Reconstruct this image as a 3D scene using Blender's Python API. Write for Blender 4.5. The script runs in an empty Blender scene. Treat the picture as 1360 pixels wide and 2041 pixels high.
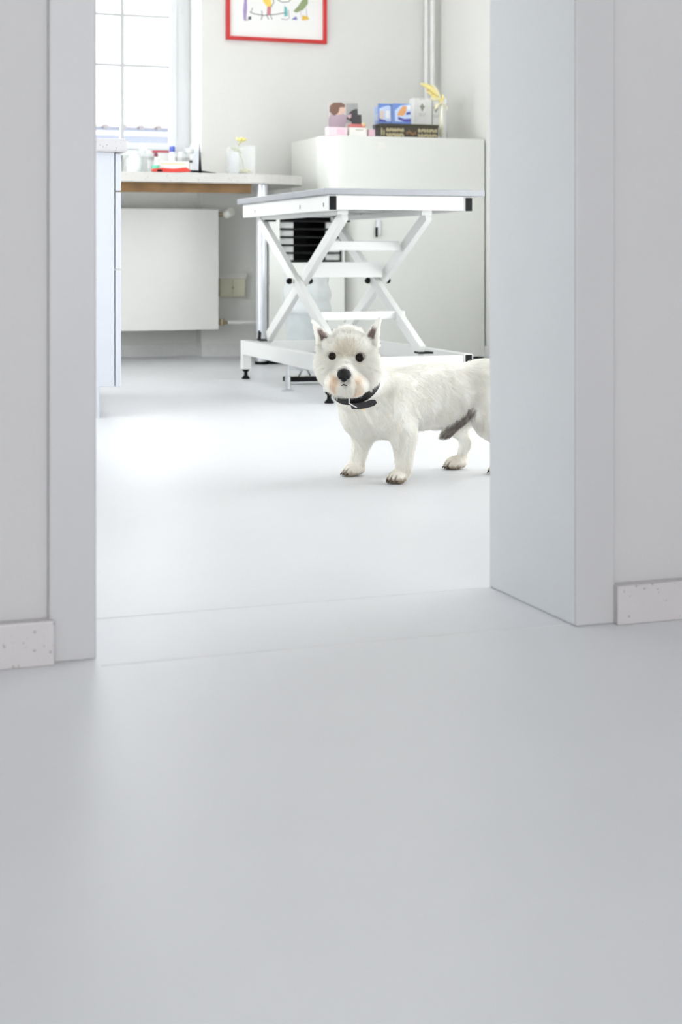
import bpy, bmesh, math, random
import numpy as np
from mathutils import Vector, Matrix, Euler
from mathutils.kdtree import KDTree

random.seed(7)
np.random.seed(7)
S = bpy.context.scene
COL = S.collection

# ------------------------------------------------------------------ camera
F = 3000.0            # focal length in pixels of the 1360x2041 frame
CAMH = 0.53
HOR = 507.0
cam_data = bpy.data.cameras.new('camera')
cam_data.sensor_fit = 'VERTICAL'
cam_data.sensor_height = 36.0
ZOOM, ZU, ZV = 1.0, 680.0, 1020.5
cam_data.lens = F / 2041.0 * 36.0 * ZOOM
cam_data.shift_x = ZOOM * (ZU - 680.0) / 2041.0
cam_data.shift_y = -ZOOM * (ZV - HOR) / 2041.0
cam_data.clip_start = 0.05
cam_data.clip_end = 200
cam_data.dof.use_dof = True
cam_data.dof.focus_distance = 3.46
cam_data.dof.aperture_fstop = 6.3 * ZOOM
cam = bpy.data.objects.new('camera', cam_data)
cam.location = (0, 0, CAMH)
cam.rotation_euler = (math.pi / 2, 0, 0)
COL.objects.link(cam)
S.camera = cam

S.view_settings.view_transform = 'Standard'
S.view_settings.look = 'None'
S.view_settings.exposure = 0.49
S.view_settings.gamma = 1.0
S.view_settings.use_curve_mapping = False
S.cycles.use_denoising = True
S.cycles.max_bounces = 10
S.cycles.diffuse_bounces = 7
S.cycles.transparent_max_bounces = 16
S.cycles.sample_clamp_indirect = 4.0

# ------------------------------------------------------------------ room frame: a = to the right, b = away
PHI = math.atan(0.3463)
CP, SP = math.cos(PHI), math.sin(PHI)


def W(a, b, z=0.0):
    return Vector((a * CP - b * SP, a * SP + b * CP, z))


def on_b(u, b):
    """room coordinate a and world distance where the sight line of column u meets the plane b"""
    x = (u - 680.0) / F
    d = b / (CP - x * SP)
    return d * (x * CP + SP), d


# ------------------------------------------------------------------ sky and fill light
world = bpy.data.worlds.new('daylight')
S.world = world
world.use_nodes = True
bg = world.node_tree.nodes['Background']
bg.inputs[0].default_value = (0.972, 0.98, 0.988, 1)
bg.inputs[1].default_value = 6.2


def area(name, a, b, z, sx, sy, power, color, tilt=(0, 0, 0)):
    l = bpy.data.lights.new(name, 'AREA')
    l.shape = 'RECTANGLE'
    l.size, l.size_y = sx, sy
    l.energy = power
    l.color = color
    o = bpy.data.objects.new(name, l)
    o.location = W(a, b, z)
    o.rotation_euler = (tilt[0], tilt[1], tilt[2] + PHI)
    COL.objects.link(o)
    return o


def soft_point(name, a, b, z, radius, power, color):
    l = bpy.data.lights.new(name, 'POINT')
    l.shadow_soft_size = radius
    l.energy = power
    l.color = color
    o = bpy.data.objects.new(name, l)
    o.location = W(a, b, z)
    COL.objects.link(o)


soft_point('upper_fill_surgery', 2.2, 5.6, 2.35, 0.28, 6, (1.0, 0.985, 0.955))  # added unseen light, brightens the upper walls and cabinet top


# ------------------------------------------------------------------ materials
def mat(name, color, rough=0.5, metal=0.0, noise=0.0, nscale=8.0, bump=0.0, bscale=60.0, spec=0.5, coat=0.0, dark=None):
    m = bpy.data.materials.new(name)
    m.use_nodes = True
    nt = m.node_tree
    p = nt.nodes['Principled BSDF']
    p.inputs['Roughness'].default_value = rough
    p.inputs['Metallic'].default_value = metal
    p.inputs['Specular IOR Level'].default_value = spec
    p.inputs['Coat Weight'].default_value = coat
    tc = nt.nodes.new('ShaderNodeTexCoord')
    nz = nt.nodes.new('ShaderNodeTexNoise')
    nz.inputs['Scale'].default_value = nscale
    nz.inputs['Detail'].default_value = 4
    nt.links.new(tc.outputs['Object'], nz.inputs['Vector'])
    rp = nt.nodes.new('ShaderNodeValToRGB')
    k = 1.0 - noise
    c2 = dark if dark else tuple(c * k for c in color)
    rp.color_ramp.elements[0].color = (*c2, 1)
    rp.color_ramp.elements[1].color = (*color, 1)
    rp.color_ramp.elements[0].position = 0.32
    rp.color_ramp.elements[1].position = 0.62
    nt.links.new(nz.outputs['Fac'], rp.inputs['Fac'])
    nt.links.new(rp.outputs['Color'], p.inputs['Base Color'])
    if bump:
        n2 = nt.nodes.new('ShaderNodeTexNoise')
        n2.inputs['Scale'].default_value = bscale
        n2.inputs['Detail'].default_value = 3
        nt.links.new(tc.outputs['Object'], n2.inputs['Vector'])
        bp = nt.nodes.new('ShaderNodeBump')
        bp.inputs['Strength'].default_value = bump
        bp.inputs['Distance'].default_value = 0.004
        nt.links.new(n2.outputs['Fac'], bp.inputs['Height'])
        nt.links.new(bp.outputs['Normal'], p.inputs['Normal'])
    return m


def glass_mat(name, tint=(0.985, 0.99, 0.99), body=0.18, gloss=0.05):
    """thin clear sheet: see-through with a little milky body and a weak even reflection"""
    m = bpy.data.materials.new(name)
    m.use_nodes = True
    nt = m.node_tree
    p = nt.nodes['Principled BSDF']
    p.inputs['Base Color'].default_value = (0.90, 0.91, 0.91, 1)
    p.inputs['Roughness'].default_value = 0.2
    out = nt.nodes['Material Output']
    tr = nt.nodes.new('ShaderNodeBsdfTransparent')
    tr.inputs[0].default_value = (*tint, 1)
    gl = nt.nodes.new('ShaderNodeBsdfGlossy')
    gl.inputs['Roughness'].default_value = 0.08
    m1 = nt.nodes.new('ShaderNodeMixShader')
    m1.inputs[0].default_value = body
    m2 = nt.nodes.new('ShaderNodeMixShader')
    m2.inputs[0].default_value = gloss
    nt.links.new(tr.outputs[0], m1.inputs[1])
    nt.links.new(p.outputs[0], m1.inputs[2])
    nt.links.new(m1.outputs[0], m2.inputs[1])
    nt.links.new(gl.outputs[0], m2.inputs[2])
    nt.links.new(m2.outputs[0], out.inputs[0])
    return m


def speckle_mat(name, base, s1, s2, scale=70.0, rough=0.35):
    m = mat(name, base, rough, noise=0.04, nscale=6)
    nt = m.node_tree
    p = nt.nodes['Principled BSDF']
    tc = [n for n in nt.nodes if n.type == 'TEX_COORD'][0]
    src = p.inputs['Base Color'].links[0].from_socket
    for i, (c, thr) in enumerate(((s1, 0.16), (s2, 0.11))):
        v = nt.nodes.new('ShaderNodeTexVoronoi')
        v.inputs['Scale'].default_value = scale * (1 + 0.9 * i)
        v.inputs['Randomness'].default_value = 1.0
        nt.links.new(tc.outputs['Object'], v.inputs['Vector'])
        lt = nt.nodes.new('ShaderNodeMath')
        lt.operation = 'LESS_THAN'
        lt.inputs[1].default_value = thr
        nt.links.new(v.outputs['Distance'], lt.inputs[0])
        mx = nt.nodes.new('ShaderNodeMix')
        mx.data_type = 'RGBA'
        nt.links.new(lt.outputs[0], mx.inputs['Factor'])
        nt.links.new(src, mx.inputs[6])
        mx.inputs[7].default_value = (*c, 1)
        src = mx.outputs[2]
    nt.links.new(src, p.inputs['Base Color'])
    return m


M = {}
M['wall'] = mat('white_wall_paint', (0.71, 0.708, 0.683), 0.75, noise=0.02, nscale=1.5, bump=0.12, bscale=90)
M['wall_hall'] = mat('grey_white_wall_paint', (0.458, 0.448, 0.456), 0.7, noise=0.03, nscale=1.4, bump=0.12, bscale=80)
M['hall_far'] = mat('brown_grey_hall_paint', (0.34, 0.33, 0.32), 0.8, noise=0.05, nscale=2)
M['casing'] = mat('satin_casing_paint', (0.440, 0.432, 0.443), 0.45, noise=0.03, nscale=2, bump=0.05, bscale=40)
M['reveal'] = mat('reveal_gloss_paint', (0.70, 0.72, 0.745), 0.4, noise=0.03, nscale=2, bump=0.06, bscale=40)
M['ceiling'] = mat('ceiling_paint', (0.85, 0.85, 0.85), 0.8, noise=0.01)
M['floor'] = mat('vinyl_floor', (0.645, 0.65, 0.668), 0.38, noise=0.035, nscale=2.2, bump=0.03, bscale=150, spec=0.45)
M['terrazzo'] = speckle_mat('terrazzo_baseboard', (0.47, 0.447, 0.452), (0.29, 0.26, 0.26), (0.35, 0.305, 0.295), 85)
M['counter'] = speckle_mat('speckled_counter', (0.50, 0.49, 0.505), (0.22, 0.21, 0.23), (0.30, 0.28, 0.29), 75)
M['worktop'] = speckle_mat('marbled_worktop', (0.56, 0.55, 0.525), (0.42, 0.40, 0.375), (0.48, 0.46, 0.43), 50)
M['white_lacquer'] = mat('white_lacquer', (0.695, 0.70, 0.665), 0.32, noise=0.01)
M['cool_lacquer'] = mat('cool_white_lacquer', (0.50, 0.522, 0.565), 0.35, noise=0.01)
M['white_metal'] = mat('white_powder_coat', (0.71, 0.715, 0.695), 0.35, noise=0.01)
M['radiator'] = mat('radiator_enamel', (0.76, 0.755, 0.727), 0.35, noise=0.01)
M['steel'] = mat('brushed_steel', (0.55, 0.56, 0.58), 0.33, metal=0.85, noise=0.06, nscale=30)
M['tabletop'] = mat('grey_tabletop_edge', (0.30, 0.307, 0.325), 0.45, metal=0.0, noise=0.04, nscale=20)
M['chrome'] = mat('chrome', (0.75, 0.76, 0.78), 0.15, metal=1.0)
M['post'] = mat('silver_post', (0.66, 0.68, 0.72), 0.3, metal=0.5, noise=0.02)
M['black'] = mat('black_plastic', (0.007, 0.007, 0.008), 0.5, noise=0.2, spec=0.12)
M['wood'] = mat('brown_wood_edge', (0.225, 0.12, 0.038), 0.5, noise=0.3, nscale=14)
M['brass'] = mat('brass_fitting', (0.50, 0.42, 0.28), 0.35, metal=0.8, noise=0.1)
M['ivory'] = mat('ivory_plastic', (0.66, 0.64, 0.50), 0.45, noise=0.03)
M['red'] = mat('red_frame_paint', (0.56, 0.02, 0.02), 0.35, noise=0.08)
M['red_plastic'] = mat('red_plastic', (0.66, 0.05, 0.03), 0.35, noise=0.06)
M['paper'] = mat('white_paper', (0.84, 0.84, 0.82), 0.7, noise=0.015)
M['ink'] = mat('dark_ink', (0.06, 0.06, 0.07), 0.7, noise=0.1)
M['window'] = mat('window_white_paint', (0.68, 0.695, 0.71), 0.4, noise=0.01)
M['glass'] = glass_mat('clear_glass')
M['pane'] = glass_mat('window_glass', (0.98, 0.99, 0.99), 0.0, 0.04)
M['leather'] = mat('black_leather', (0.006, 0.0055, 0.006), 0.5, noise=0.25, nscale=60, bump=0.2, bscale=400)


def C(name, c, rough=0.6):
    if name not in M:
        M[name] = mat(name, c, rough, noise=0.06, nscale=25)
    return M[name]


# ------------------------------------------------------------------ mesh building
class MB:
    def __init__(s):
        s.bm = bmesh.new()
        s.slots = []

    def _mi(s, m):
        if m is None:
            return 0
        if m not in s.slots:
            s.slots.append(m)
        return s.slots.index(m)

    def _faces(s, vs, m):
        i = s._mi(m)
        for f in {f for v in vs for f in v.link_faces}:
            f.material_index = i

    def box(s, x0, x1, y0, y1, z0, z1, m=None, rot=None, bev=0.0):
        mtx = Matrix.Translation(((x0 + x1) / 2, (y0 + y1) / 2, (z0 + z1) / 2)) @ (rot or Matrix()) @ Matrix.Diagonal((x1 - x0, y1 - y0, z1 - z0, 1))
        r = bmesh.ops.create_cube(s.bm, size=1, matrix=mtx)
        s._faces(r['verts'], m)
        if bev:
            es = list({e for v in r['verts'] for e in v.link_edges})
            q = bmesh.ops.bevel(s.bm, geom=es, offset=bev, segments=2, affect='EDGES', profile=0.5)
            i = s._mi(m)
            for f in q['faces']:
                f.material_index = i
        return s

    def bar(s, p, q, w, t, m=None, side=(1, 0, 0)):
        """rectangular tube from p to q; t along side, w across"""
        p, q = Vector(p), Vector(q)
        y = (q - p).normalized()
        x = Vector(side)
        z = x.cross(y).normalized()
        x = y.cross(z)
        R = Matrix((x, y, z)).transposed().to_4x4()
        mtx = Matrix.Translation((p + q) / 2) @ R @ Matrix.Diagonal((t, (q - p).length, w, 1))
        r = bmesh.ops.create_cube(s.bm, size=1, matrix=mtx)
        s._faces(r['verts'], m)
        return s

    def cyl(s, p, q, r0, r1=None, m=None, n=24):
        p, q = Vector(p), Vector(q)
        d = q - p
        mtx = Matrix.Translation((p + q) / 2) @ d.to_track_quat('Z', 'Y').to_matrix().to_4x4()
        r = bmesh.ops.create_cone(s.bm, cap_ends=True, segments=n, radius1=r0, radius2=r0 if r1 is None else r1, depth=d.length, matrix=mtx)
        s._faces(r['verts'], m)
        return s

    def ball(s, c, rx, ry=None, rz=None, m=None, rot=None, n=20):
        ry = rx if ry is None else ry
        rz = rx if rz is None else rz
        mtx = Matrix.Translation(c) @ (rot or Matrix()) @ Matrix.Diagonal((rx, ry, rz, 1))
        r = bmesh.ops.create_uvsphere(s.bm, u_segments=n, v_segments=max(8, n * 2 // 3), radius=1, matrix=mtx)
        s._faces(r['verts'], m)
        return s

    def lathe(s, c, prof, m=None, n=28):
        rings = []
        for r, z in prof:
            rings.append([s.bm.verts.new((c[0] + r * math.cos(2 * math.pi * i / n), c[1] + r * math.sin(2 * math.pi * i / n), c[2] + z)) for i in range(n)])
        k = s._mi(m)
        for A, B in zip(rings[:-1], rings[1:]):
            for i in range(n):
                f = s.bm.faces.new((A[i], A[(i + 1) % n], B[(i + 1) % n], B[i]))
                f.material_index = k
        for R_, flip in ((rings[0], True), (rings[-1], False)):
            f = s.bm.faces.new(R_[::-1] if flip else R_)
            f.material_index = k
        return s

    def prism(s, poly, z0, z1, m=None, mtx=None):
        """poly in xy extruded in z, then mtx"""
        mtx = mtx or Matrix()
        lo = [s.bm.verts.new(mtx @ Vector((x, y, z0))) for x, y in poly]
        hi = [s.bm.verts.new(mtx @ Vector((x, y, z1))) for x, y in poly]
        k = s._mi(m)
        fs = [s.bm.faces.new(lo[::-1]), s.bm.faces.new(hi)]
        n = len(poly)
        for i in range(n):
            fs.append(s.bm.faces.new((lo[i], lo[(i + 1) % n], hi[(i + 1) % n], hi[i])))
        for f in fs:
            f.material_index = k
        return s

    def tube(s, pts, r, m=None, n=12):
        pts = [Vector(p) for p in pts]
        rr = r if isinstance(r, (list, tuple)) else [r] * len(pts)
        k = s._mi(m)
        prev = None
        up = Vector((0.13, 0.37, 0.92))
        first = last = None
        for i, p in enumerate(pts):
            t = (pts[min(i + 1, len(pts) - 1)] - pts[max(i - 1, 0)]).normalized()
            x = t.cross(up).normalized()
            up = x.cross(t).normalized()
            ring = [s.bm.verts.new(p + (x * math.cos(2 * math.pi * j / n) + up * math.sin(2 * math.pi * j / n)) * rr[i]) for j in range(n)]
            if prev:
                for j in range(n):
                    f = s.bm.faces.new((prev[j], prev[(j + 1) % n], ring[(j + 1) % n], ring[j]))
                    f.material_index = k
            else:
                first = ring
            prev = last = ring
        for R_ in (first[::-1], last):
            f = s.bm.faces.new(R_)
            f.material_index = k
        return s

    def build(s, name, m=None, parent=None, smooth=False, bevel=0.0, loc=None, rotz=None):
        bmesh.ops.recalc_face_normals(s.bm, faces=s.bm.faces)
        me = bpy.data.meshes.new(name)
        s.bm.to_mesh(me)
        s.bm.free()
        for x in (s.slots or [m]):
            me.materials.append(x)
        if smooth:
            me.polygons.foreach_set('use_smooth', [True] * len(me.polygons))
            me.set_sharp_from_angle(angle=math.radians(40))
        o = bpy.data.objects.new(name, me)
        COL.objects.link(o)
        if parent:
            o.parent = parent
        if loc is not None:
            o.location = loc
        if rotz is not None:
            o.rotation_euler = (0, 0, rotz)
        if bevel:
            b = o.modifiers.new('edge', 'BEVEL')
            b.width = bevel
            b.segments = 3
            b.limit_method = 'ANGLE'
        return o


def tag(o, label, cat, group=None):
    o['label'] = label
    o['category'] = cat
    if group:
        o['group'] = group
    return o


def thing(name, label, cat, a, b, z=0.0, rot=0.0, group=None):
    o = bpy.data.objects.new(name, None)
    o.empty_display_size = 0.05
    o.location = W(a, b, z)
    o.rotation_euler = (0, 0, PHI + rot)
    COL.objects.link(o)
    return tag(o, label, cat, group)


def struct(name, mb, m, parent=None, bevel=0.0):
    """setting piece in room coordinates"""
    o = mb.build(name, m, parent, bevel=bevel)
    if parent is None:
        o.rotation_euler = (0, 0, PHI)
        o['kind'] = 'structure'
    return o


def solo(name, label, cat, mb, m, a, b, z=0.0, rot=0.0, group=None, smooth=False, bevel=0.0):
    o = mb.build(name, m, None, smooth, bevel, W(a, b, z), PHI + rot)
    return tag(o, label, cat, group)


# ================================================================== SETTING
CEIL = 2.75
RA0, RA1, RB1 = 0.30, 3.20, 7.608      # surgery: left wall, right wall, back wall
struct('floor', MB().box(-2.2, 3.6, -3.2, 8.2, -0.1, 0.0), M['floor'])
struct('ceiling', MB().box(-2.2, 3.6, -3.2, 8.2, CEIL, CEIL + 0.1), M['ceiling'])

# --- back wall with window opening and radiator niche under it
WA0, WA1 = 0.62, 1.867
SILL, HEAD = 1.06, 2.45
REV = 0.27
mb = MB()
mb.box(WA1, RA1 + 0.3, RB1, RB1 + 0.4, 0, CEIL)
mb.box(RA0 - 0.3, WA0, RB1, RB1 + 0.4, 0, CEIL)
mb.box(WA0, WA1, RB1, RB1 + 0.4, HEAD, CEIL)
mb.box(WA0, WA1, RB1 + 0.10, RB1 + 0.4, 0, SILL - 0.03)
struct('wall_back', mb, M['wall'])
# right wall with an unseen glazed opening, added to light the room from low
GD0, GD1, GZ1 = 2.5, 4.9, 1.9
mb = MB().box(RA1, RA1 + 0.3, 2.0, GD0, 0, CEIL).box(RA1, RA1 + 0.3, GD1, RB1, 0, CEIL).box(RA1, RA1 + 0.3, GD0, GD1, GZ1, CEIL)
struct('wall_right', mb, M['wall'])
mb = MB()
for y in (GD0, (GD0 + GD1) / 2 - 0.04, GD1 - 0.08):
    mb.box(RA1 + 0.20, RA1 + 0.26, y, y + 0.08, 0, GZ1)
mb.box(RA1 + 0.20, RA1 + 0.26, GD0, GD1, 0, 0.1).box(RA1 + 0.20, RA1 + 0.26, GD0, GD1, GZ1 - 0.08, GZ1)
glazing = struct('added_glazing', mb, M['window'])
struct('pane', MB().box(RA1 + 0.228, RA1 + 0.232, GD0 + 0.08, GD1 - 0.08, 0.1, GZ1 - 0.08), M['pane'], glazing)
# left wall with the second window (hidden behind the casing; span shaped to light under the desk)
LW0, LW1, LZ0, LZ1 = 4.2, 6.8, 0.25, 1.6
mb = MB().box(RA0 - 0.3, RA0, 2.19, LW0, 0, CEIL).box(RA0 - 0.3, RA0, LW1, RB1, 0, CEIL)
mb.box(RA0 - 0.3, RA0, LW0, LW1, 0, LZ0).box(RA0 - 0.3, RA0, LW0, LW1, LZ1, CEIL)
struct('wall_left', mb, M['wall'])
mb = MB()
for y in (LW0, (LW0 + LW1) / 2 - 0.03, LW1 - 0.06):
    mb.box(RA0 - 0.26, RA0 - 0.20, y, y + 0.06, LZ0, LZ1)
mb.box(RA0 - 0.26, RA0 - 0.20, LW0, LW1, LZ0, LZ0 + 0.06).box(RA0 - 0.26, RA0 - 0.20, LW0, LW1, LZ1 - 0.06, LZ1)
win2 = struct('window_2', mb, M['window'])
struct('pane', MB().box(RA0 - 0.232, RA0 - 0.228, LW0 + 0.06, LW1 - 0.06, LZ0 + 0.06, LZ1 - 0.06), M['pane'], win2)


def portal(a, b, z, sx, sy, rot):
    l = bpy.data.lights.new('sky_portal', 'AREA')
    l.shape = 'RECTANGLE'
    l.size, l.size_y = sx, sy
    l.cycles.is_portal = True
    o = bpy.data.objects.new('sky_portal', l)
    o.location = W(a, b, z)
    o.rotation_euler = (math.pi / 2, 0, PHI + rot)
    COL.objects.link(o)


portal(RA0 - 0.29, (LW0 + LW1) / 2, (LZ0 + LZ1) / 2, LW1 - LW0, LZ1 - LZ0, math.pi / 2)

# --- wall with the doorway
DA0, DA1 = 0.342, 1.0157
LB, RBF, BACK = 1.966, 1.913, 2.188
mb = MB()
mb.box(-2.2, DA0 - 0.004, LB + 0.010, BACK, 0, CEIL)
mb.box(DA0 - 0.004, DA1 + 0.004, LB + 0.010, BACK, 2.08, CEIL)
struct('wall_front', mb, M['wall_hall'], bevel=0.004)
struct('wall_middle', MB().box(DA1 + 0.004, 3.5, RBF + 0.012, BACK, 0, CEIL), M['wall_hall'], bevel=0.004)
# door surround: casings and linings
mb = MB()
mb.box(DA0 - 0.062, DA0, LB, LB + 0.02, 0, 2.10)
mb.box(DA0 - 0.02, DA0, LB + 0.015, BACK, 0, 2.08)
struct('trim_1', mb, M['casing'], bevel=0.003)
mb = MB()
mb.box(DA1, DA1 + 0.064, RBF, RBF + 0.02, 0, 2.10)
o = struct('trim_2', mb, M['casing'], bevel=0.003)
mb = MB()
mb.prism([(DA1, RBF + 0.0005), (DA1 + 0.03, RBF + 0.0005), (DA1 + 0.03, BACK + 0.002), (1.0085, BACK + 0.002)], 0, 2.08)
struct('trim_3', mb, M['reveal'], bevel=0.003)
mb = MB().box(DA0 - 0.062, DA1 + 0.064, LB - 0.05, LB + 0.02, 2.08, 2.15)
struct('trim_4', mb, M['casing'], bevel=0.003)
# hall shell
struct('wall_hall_left', MB().box(-2.2, -1.75, -3.2, LB + 0.01, 0, CEIL), M['hall_far'])
struct('wall_hall_right', MB().box(2.6, 3.0, -3.2, RBF + 0.01, 0, CEIL), M['hall_far'])
HA0, HA1, HZ0, HZ1 = -1.7, 2.0, 0.1, 2.3  # added glazed opening behind the camera, sends light through the doorway
mb = MB().box(-2.2, HA0, -3.2, -2.8, 0, CEIL).box(HA1, 3.0, -3.2, -2.8, 0, CEIL)
mb.box(HA0, HA1, -3.2, -2.8, 0, HZ0).box(HA0, HA1, -3.2, -2.8, HZ1, CEIL)
struct('wall_hall_rear', mb, M['hall_far'])
# faint seams of the vinyl at both faces of the thick wall
struct('trim_6', MB().box(DA0, DA1, LB - 0.035, LB - 0.032, 0.0, 0.0006), C('seam_grey', (0.60, 0.60, 0.595), 0.5))
struct('trim_7', MB().box(DA0, DA1, BACK - 0.006, BACK - 0.003, 0.0, 0.0006), M['seam_grey'])
# baseboards
struct('baseboard_left', MB().box(-1.75, DA0 - 0.056, LB - 0.013, LB + 0.0095, 0, 0.058), M['terrazzo'], bevel=0.002)
struct('baseboard_right', MB().box(DA1 + 0.061, 2.6, RBF - 0.012, RBF + 0.0115, 0, 0.056), M['terrazzo'], bevel=0.002)
C('grey_skirting', (0.66, 0.655, 0.65), 0.5)
struct('baseboard_back', MB().box(WA0, WA1, RB1 + 0.088, RB1 + 0.10, 0, 0.065), M['grey_skirting'])
struct('baseboard_rear', MB().box(WA1, RA1, RB1 - 0.012, RB1, 0, 0.065), M['grey_skirting'])
struct('baseboard_side', MB().box(RA1 - 0.012, RA1, GD1, RB1 - 0.012, 0, 0.065), M['grey_skirting'])

# --- window: sill, frame, sash with glazing bars, panes
struct('trim_5', MB().box(WA0, WA1, RB1 - 0.015, RB1 + 0.40, SILL - 0.03, SILL), M['window'], bevel=0.004)
PB = RB1 + REV
win = struct('window_1', MB().box(WA0, WA0 + 0.045, PB - 0.02, PB + 0.06, SILL, HEAD)
             .box(WA1 - 0.075, WA1, PB - 0.02, PB + 0.06, SILL, HEAD)
             .box(WA0 + 0.045, WA1 - 0.075, PB - 0.02, PB + 0.06, HEAD - 0.045, HEAD)
             .box(WA0 + 0.045, WA1 - 0.075, PB - 0.02, PB + 0.06, SILL, SILL + 0.025)
             .box(1.21, 1.255, PB - 0.02, PB + 0.06, SILL + 0.025, HEAD - 0.045), M['window'], bevel=0.003)
for s0, s1, c in ((WA0 + 0.045, 1.21, 0.935), (1.255, WA1 - 0.075, 1.505)):
    w = 0.032
    mb = MB().box(s0, s0 + w, PB - 0.03, PB + 0.02, SILL + 0.025, HEAD - 0.045)
    mb.box(s1 - w, s1, PB - 0.03, PB + 0.02, SILL + 0.025, HEAD - 0.045)
    mb.box(s0 + w, s1 - w, PB - 0.03, PB + 0.02, SILL + 0.025, SILL + 0.058)
    mb.box(s0 + w, s1 - w, PB - 0.03, PB + 0.02, HEAD - 0.09, HEAD - 0.045)
    sash = struct('sash', mb, M['window'], win)
    mb = MB()
    mb.box(c - 0.009, c + 0.009, PB - 0.012, PB + 0.012, SILL + 0.058, HEAD - 0.09)
    for zz in (1.525, 1.79, 2.08):
        mb.box(s0 + w, s1 - w, PB - 0.010, PB + 0.010, zz - 0.007, zz + 0.007)
    struct('glazing_bar', mb, C('grey_glazing_bar', (0.50, 0.51, 0.52), 0.5), sash)
    struct('pane', MB().box(s0 + w, s1 - w, PB - 0.003, PB + 0.003, SILL + 0.058, HEAD - 0.09), M['pane'], win)
portal(RA1 + 0.29, (GD0 + GD1) / 2, GZ1 / 2, GD1 - GD0, GZ1, -math.pi / 2)
portal((HA0 + HA1) / 2, -3.19, (HZ0 + HZ1) / 2, HA1 - HA0, HZ1 - HZ0, 0)
portal((WA0 + WA1) / 2, RB1 + 0.395, (SILL + HEAD) / 2, WA1 - WA0, HEAD - SILL, math.pi)
mb = MB()
for x in (HA0, (HA0 + HA1) / 2 - 0.03, HA1 - 0.06):
    mb.box(x, x + 0.06, -3.05, -2.99, HZ0, HZ1)
mb.box(HA0, HA1, -3.05, -2.99, HZ0, HZ0 + 0.06).box(HA0, HA1, -3.05, -2.99, HZ1 - 0.06, HZ1)
rear_win = struct('added_rear_window', mb, M['window'])
struct('pane', MB().box(HA0 + 0.06, HA1 - 0.06, -3.022, -3.018, HZ0 + 0.06, HZ1 - 0.06), M['pane'], rear_win)
# --- outside: neighbouring roof with tiled eaves over a pale blue wall
house = thing('neighbouring_house', 'pale tiled roof with scalloped eaves seen through the window', 'building', 1.0, 15.0)
C('bluish_render', (0.16, 0.175, 0.22), 0.8)
C('pale_tile', (0.185, 0.168, 0.165), 0.8)
nt = M['pale_tile'].node_tree
bk = nt.nodes.new('ShaderNodeTexBrick')
bk.inputs['Scale'].default_value = 3.0
bk.inputs['Mortar Size'].default_value = 0.012
bk.inputs['Color1'].default_value = (0.185, 0.168, 0.165, 1)
bk.inputs['Color2'].default_value = (0.175, 0.158, 0.155, 1)
bk.inputs['Mortar'].default_value = (0.145, 0.128, 0.125, 1)
tcn = [n for n in nt.nodes if n.type == 'TEX_COORD'][0]
nt.links.new(tcn.outputs['Object'], bk.inputs['Vector'])
nt.links.new(bk.outputs['Color'], nt.nodes['Principled BSDF'].inputs['Base Color'])
MB().box(-5, 5, 0, 0.4, 0, 1.95).build('outer_wall', M['bluish_render'], house)
mb = MB()
mb.prism([(-0.40, 1.80), (-0.40, 1.775), (5.2, 5.0), (5.2, 5.04)], -5.2, 5.2, None, Matrix(((0, 0, 1, 0), (1, 0, 0, 0), (0, 1, 0, 0), (0, 0, 0, 1))))
mb.build('roof', M['pale_tile'], house)
mb = MB()
for i in range(60):
    mb.cyl((-5.2 + i * 0.175, -0.44, 1.772), (-5.2 + i * 0.175, -0.30, 1.79), 0.024, n=10)
mb.build('eaves_tile', C('grey_tile_end', (0.06, 0.055, 0.06)), house)['kind'] = 'stuff'
MB().box(-5.2, 5.2, -0.40, -0.28, 1.70, 1.735).build('gutter', C('pale_gutter', (0.19, 0.195, 0.21)), house)

# ================================================================== CABINETS AND WORKTOPS
# drawer unit end-on at the left of the doorway
du = thing('drawer_unit', 'white drawer unit seen from its end under the speckled counter', 'cabinet', 0.306, 4.865)
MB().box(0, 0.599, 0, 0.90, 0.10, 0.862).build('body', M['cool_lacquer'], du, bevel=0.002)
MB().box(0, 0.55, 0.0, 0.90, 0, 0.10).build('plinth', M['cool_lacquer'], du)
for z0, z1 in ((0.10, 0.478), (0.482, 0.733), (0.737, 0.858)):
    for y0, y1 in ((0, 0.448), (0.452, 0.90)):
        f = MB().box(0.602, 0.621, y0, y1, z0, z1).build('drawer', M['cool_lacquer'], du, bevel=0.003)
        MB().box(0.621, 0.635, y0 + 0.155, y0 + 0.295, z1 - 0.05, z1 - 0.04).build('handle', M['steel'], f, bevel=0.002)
solo('countertop', 'speckled pale stone countertop on the drawer unit beside the left casing', 'countertop',
     MB().box(0, 0.64, -0.02, 0.91, 0.862, 0.905), M['counter'], 0.306, 4.865, bevel=0.008)

# long desk under the window
desk = thing('desk', 'long pale marbled worktop with rounded end below the window', 'desk', 0.30, 6.89)
poly = [(0.0, 0.715), (0.0, 0.0)]
x_end = 1.96
poly.append((1.62, 0.0))
for i in range(0, 13):
    t = i / 12 * math.pi / 2
    poly.append((1.62 + (x_end - 1.62) * math.sin(t), 0.26 - 0.26 * math.cos(t)))
poly.append((x_end, 0.715))
MB().prism(poly, 0.867, 0.912).build('worktop', M['worktop'], desk, bevel=0.004)
MB().box(0.0, 1.655, 0.07, 0.095, 0.822, 0.867).build('apron', M['wood'], desk)['label'] = 'brown wooden rail under the worktop'
a_, d_ = on_b(522, 6.985)
lg = MB().cyl((a_ - 0.30, 0.095, 0.012), (a_ - 0.30, 0.095, 0.867), 0.027, n=32).build('leg', M['post'], desk, smooth=True)
MB().cyl((a_ - 0.30, 0.095, 0), (a_ - 0.30, 0.095, 0.014), 0.034, n=32).build('foot', M['black'], lg, smooth=True)

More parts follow.
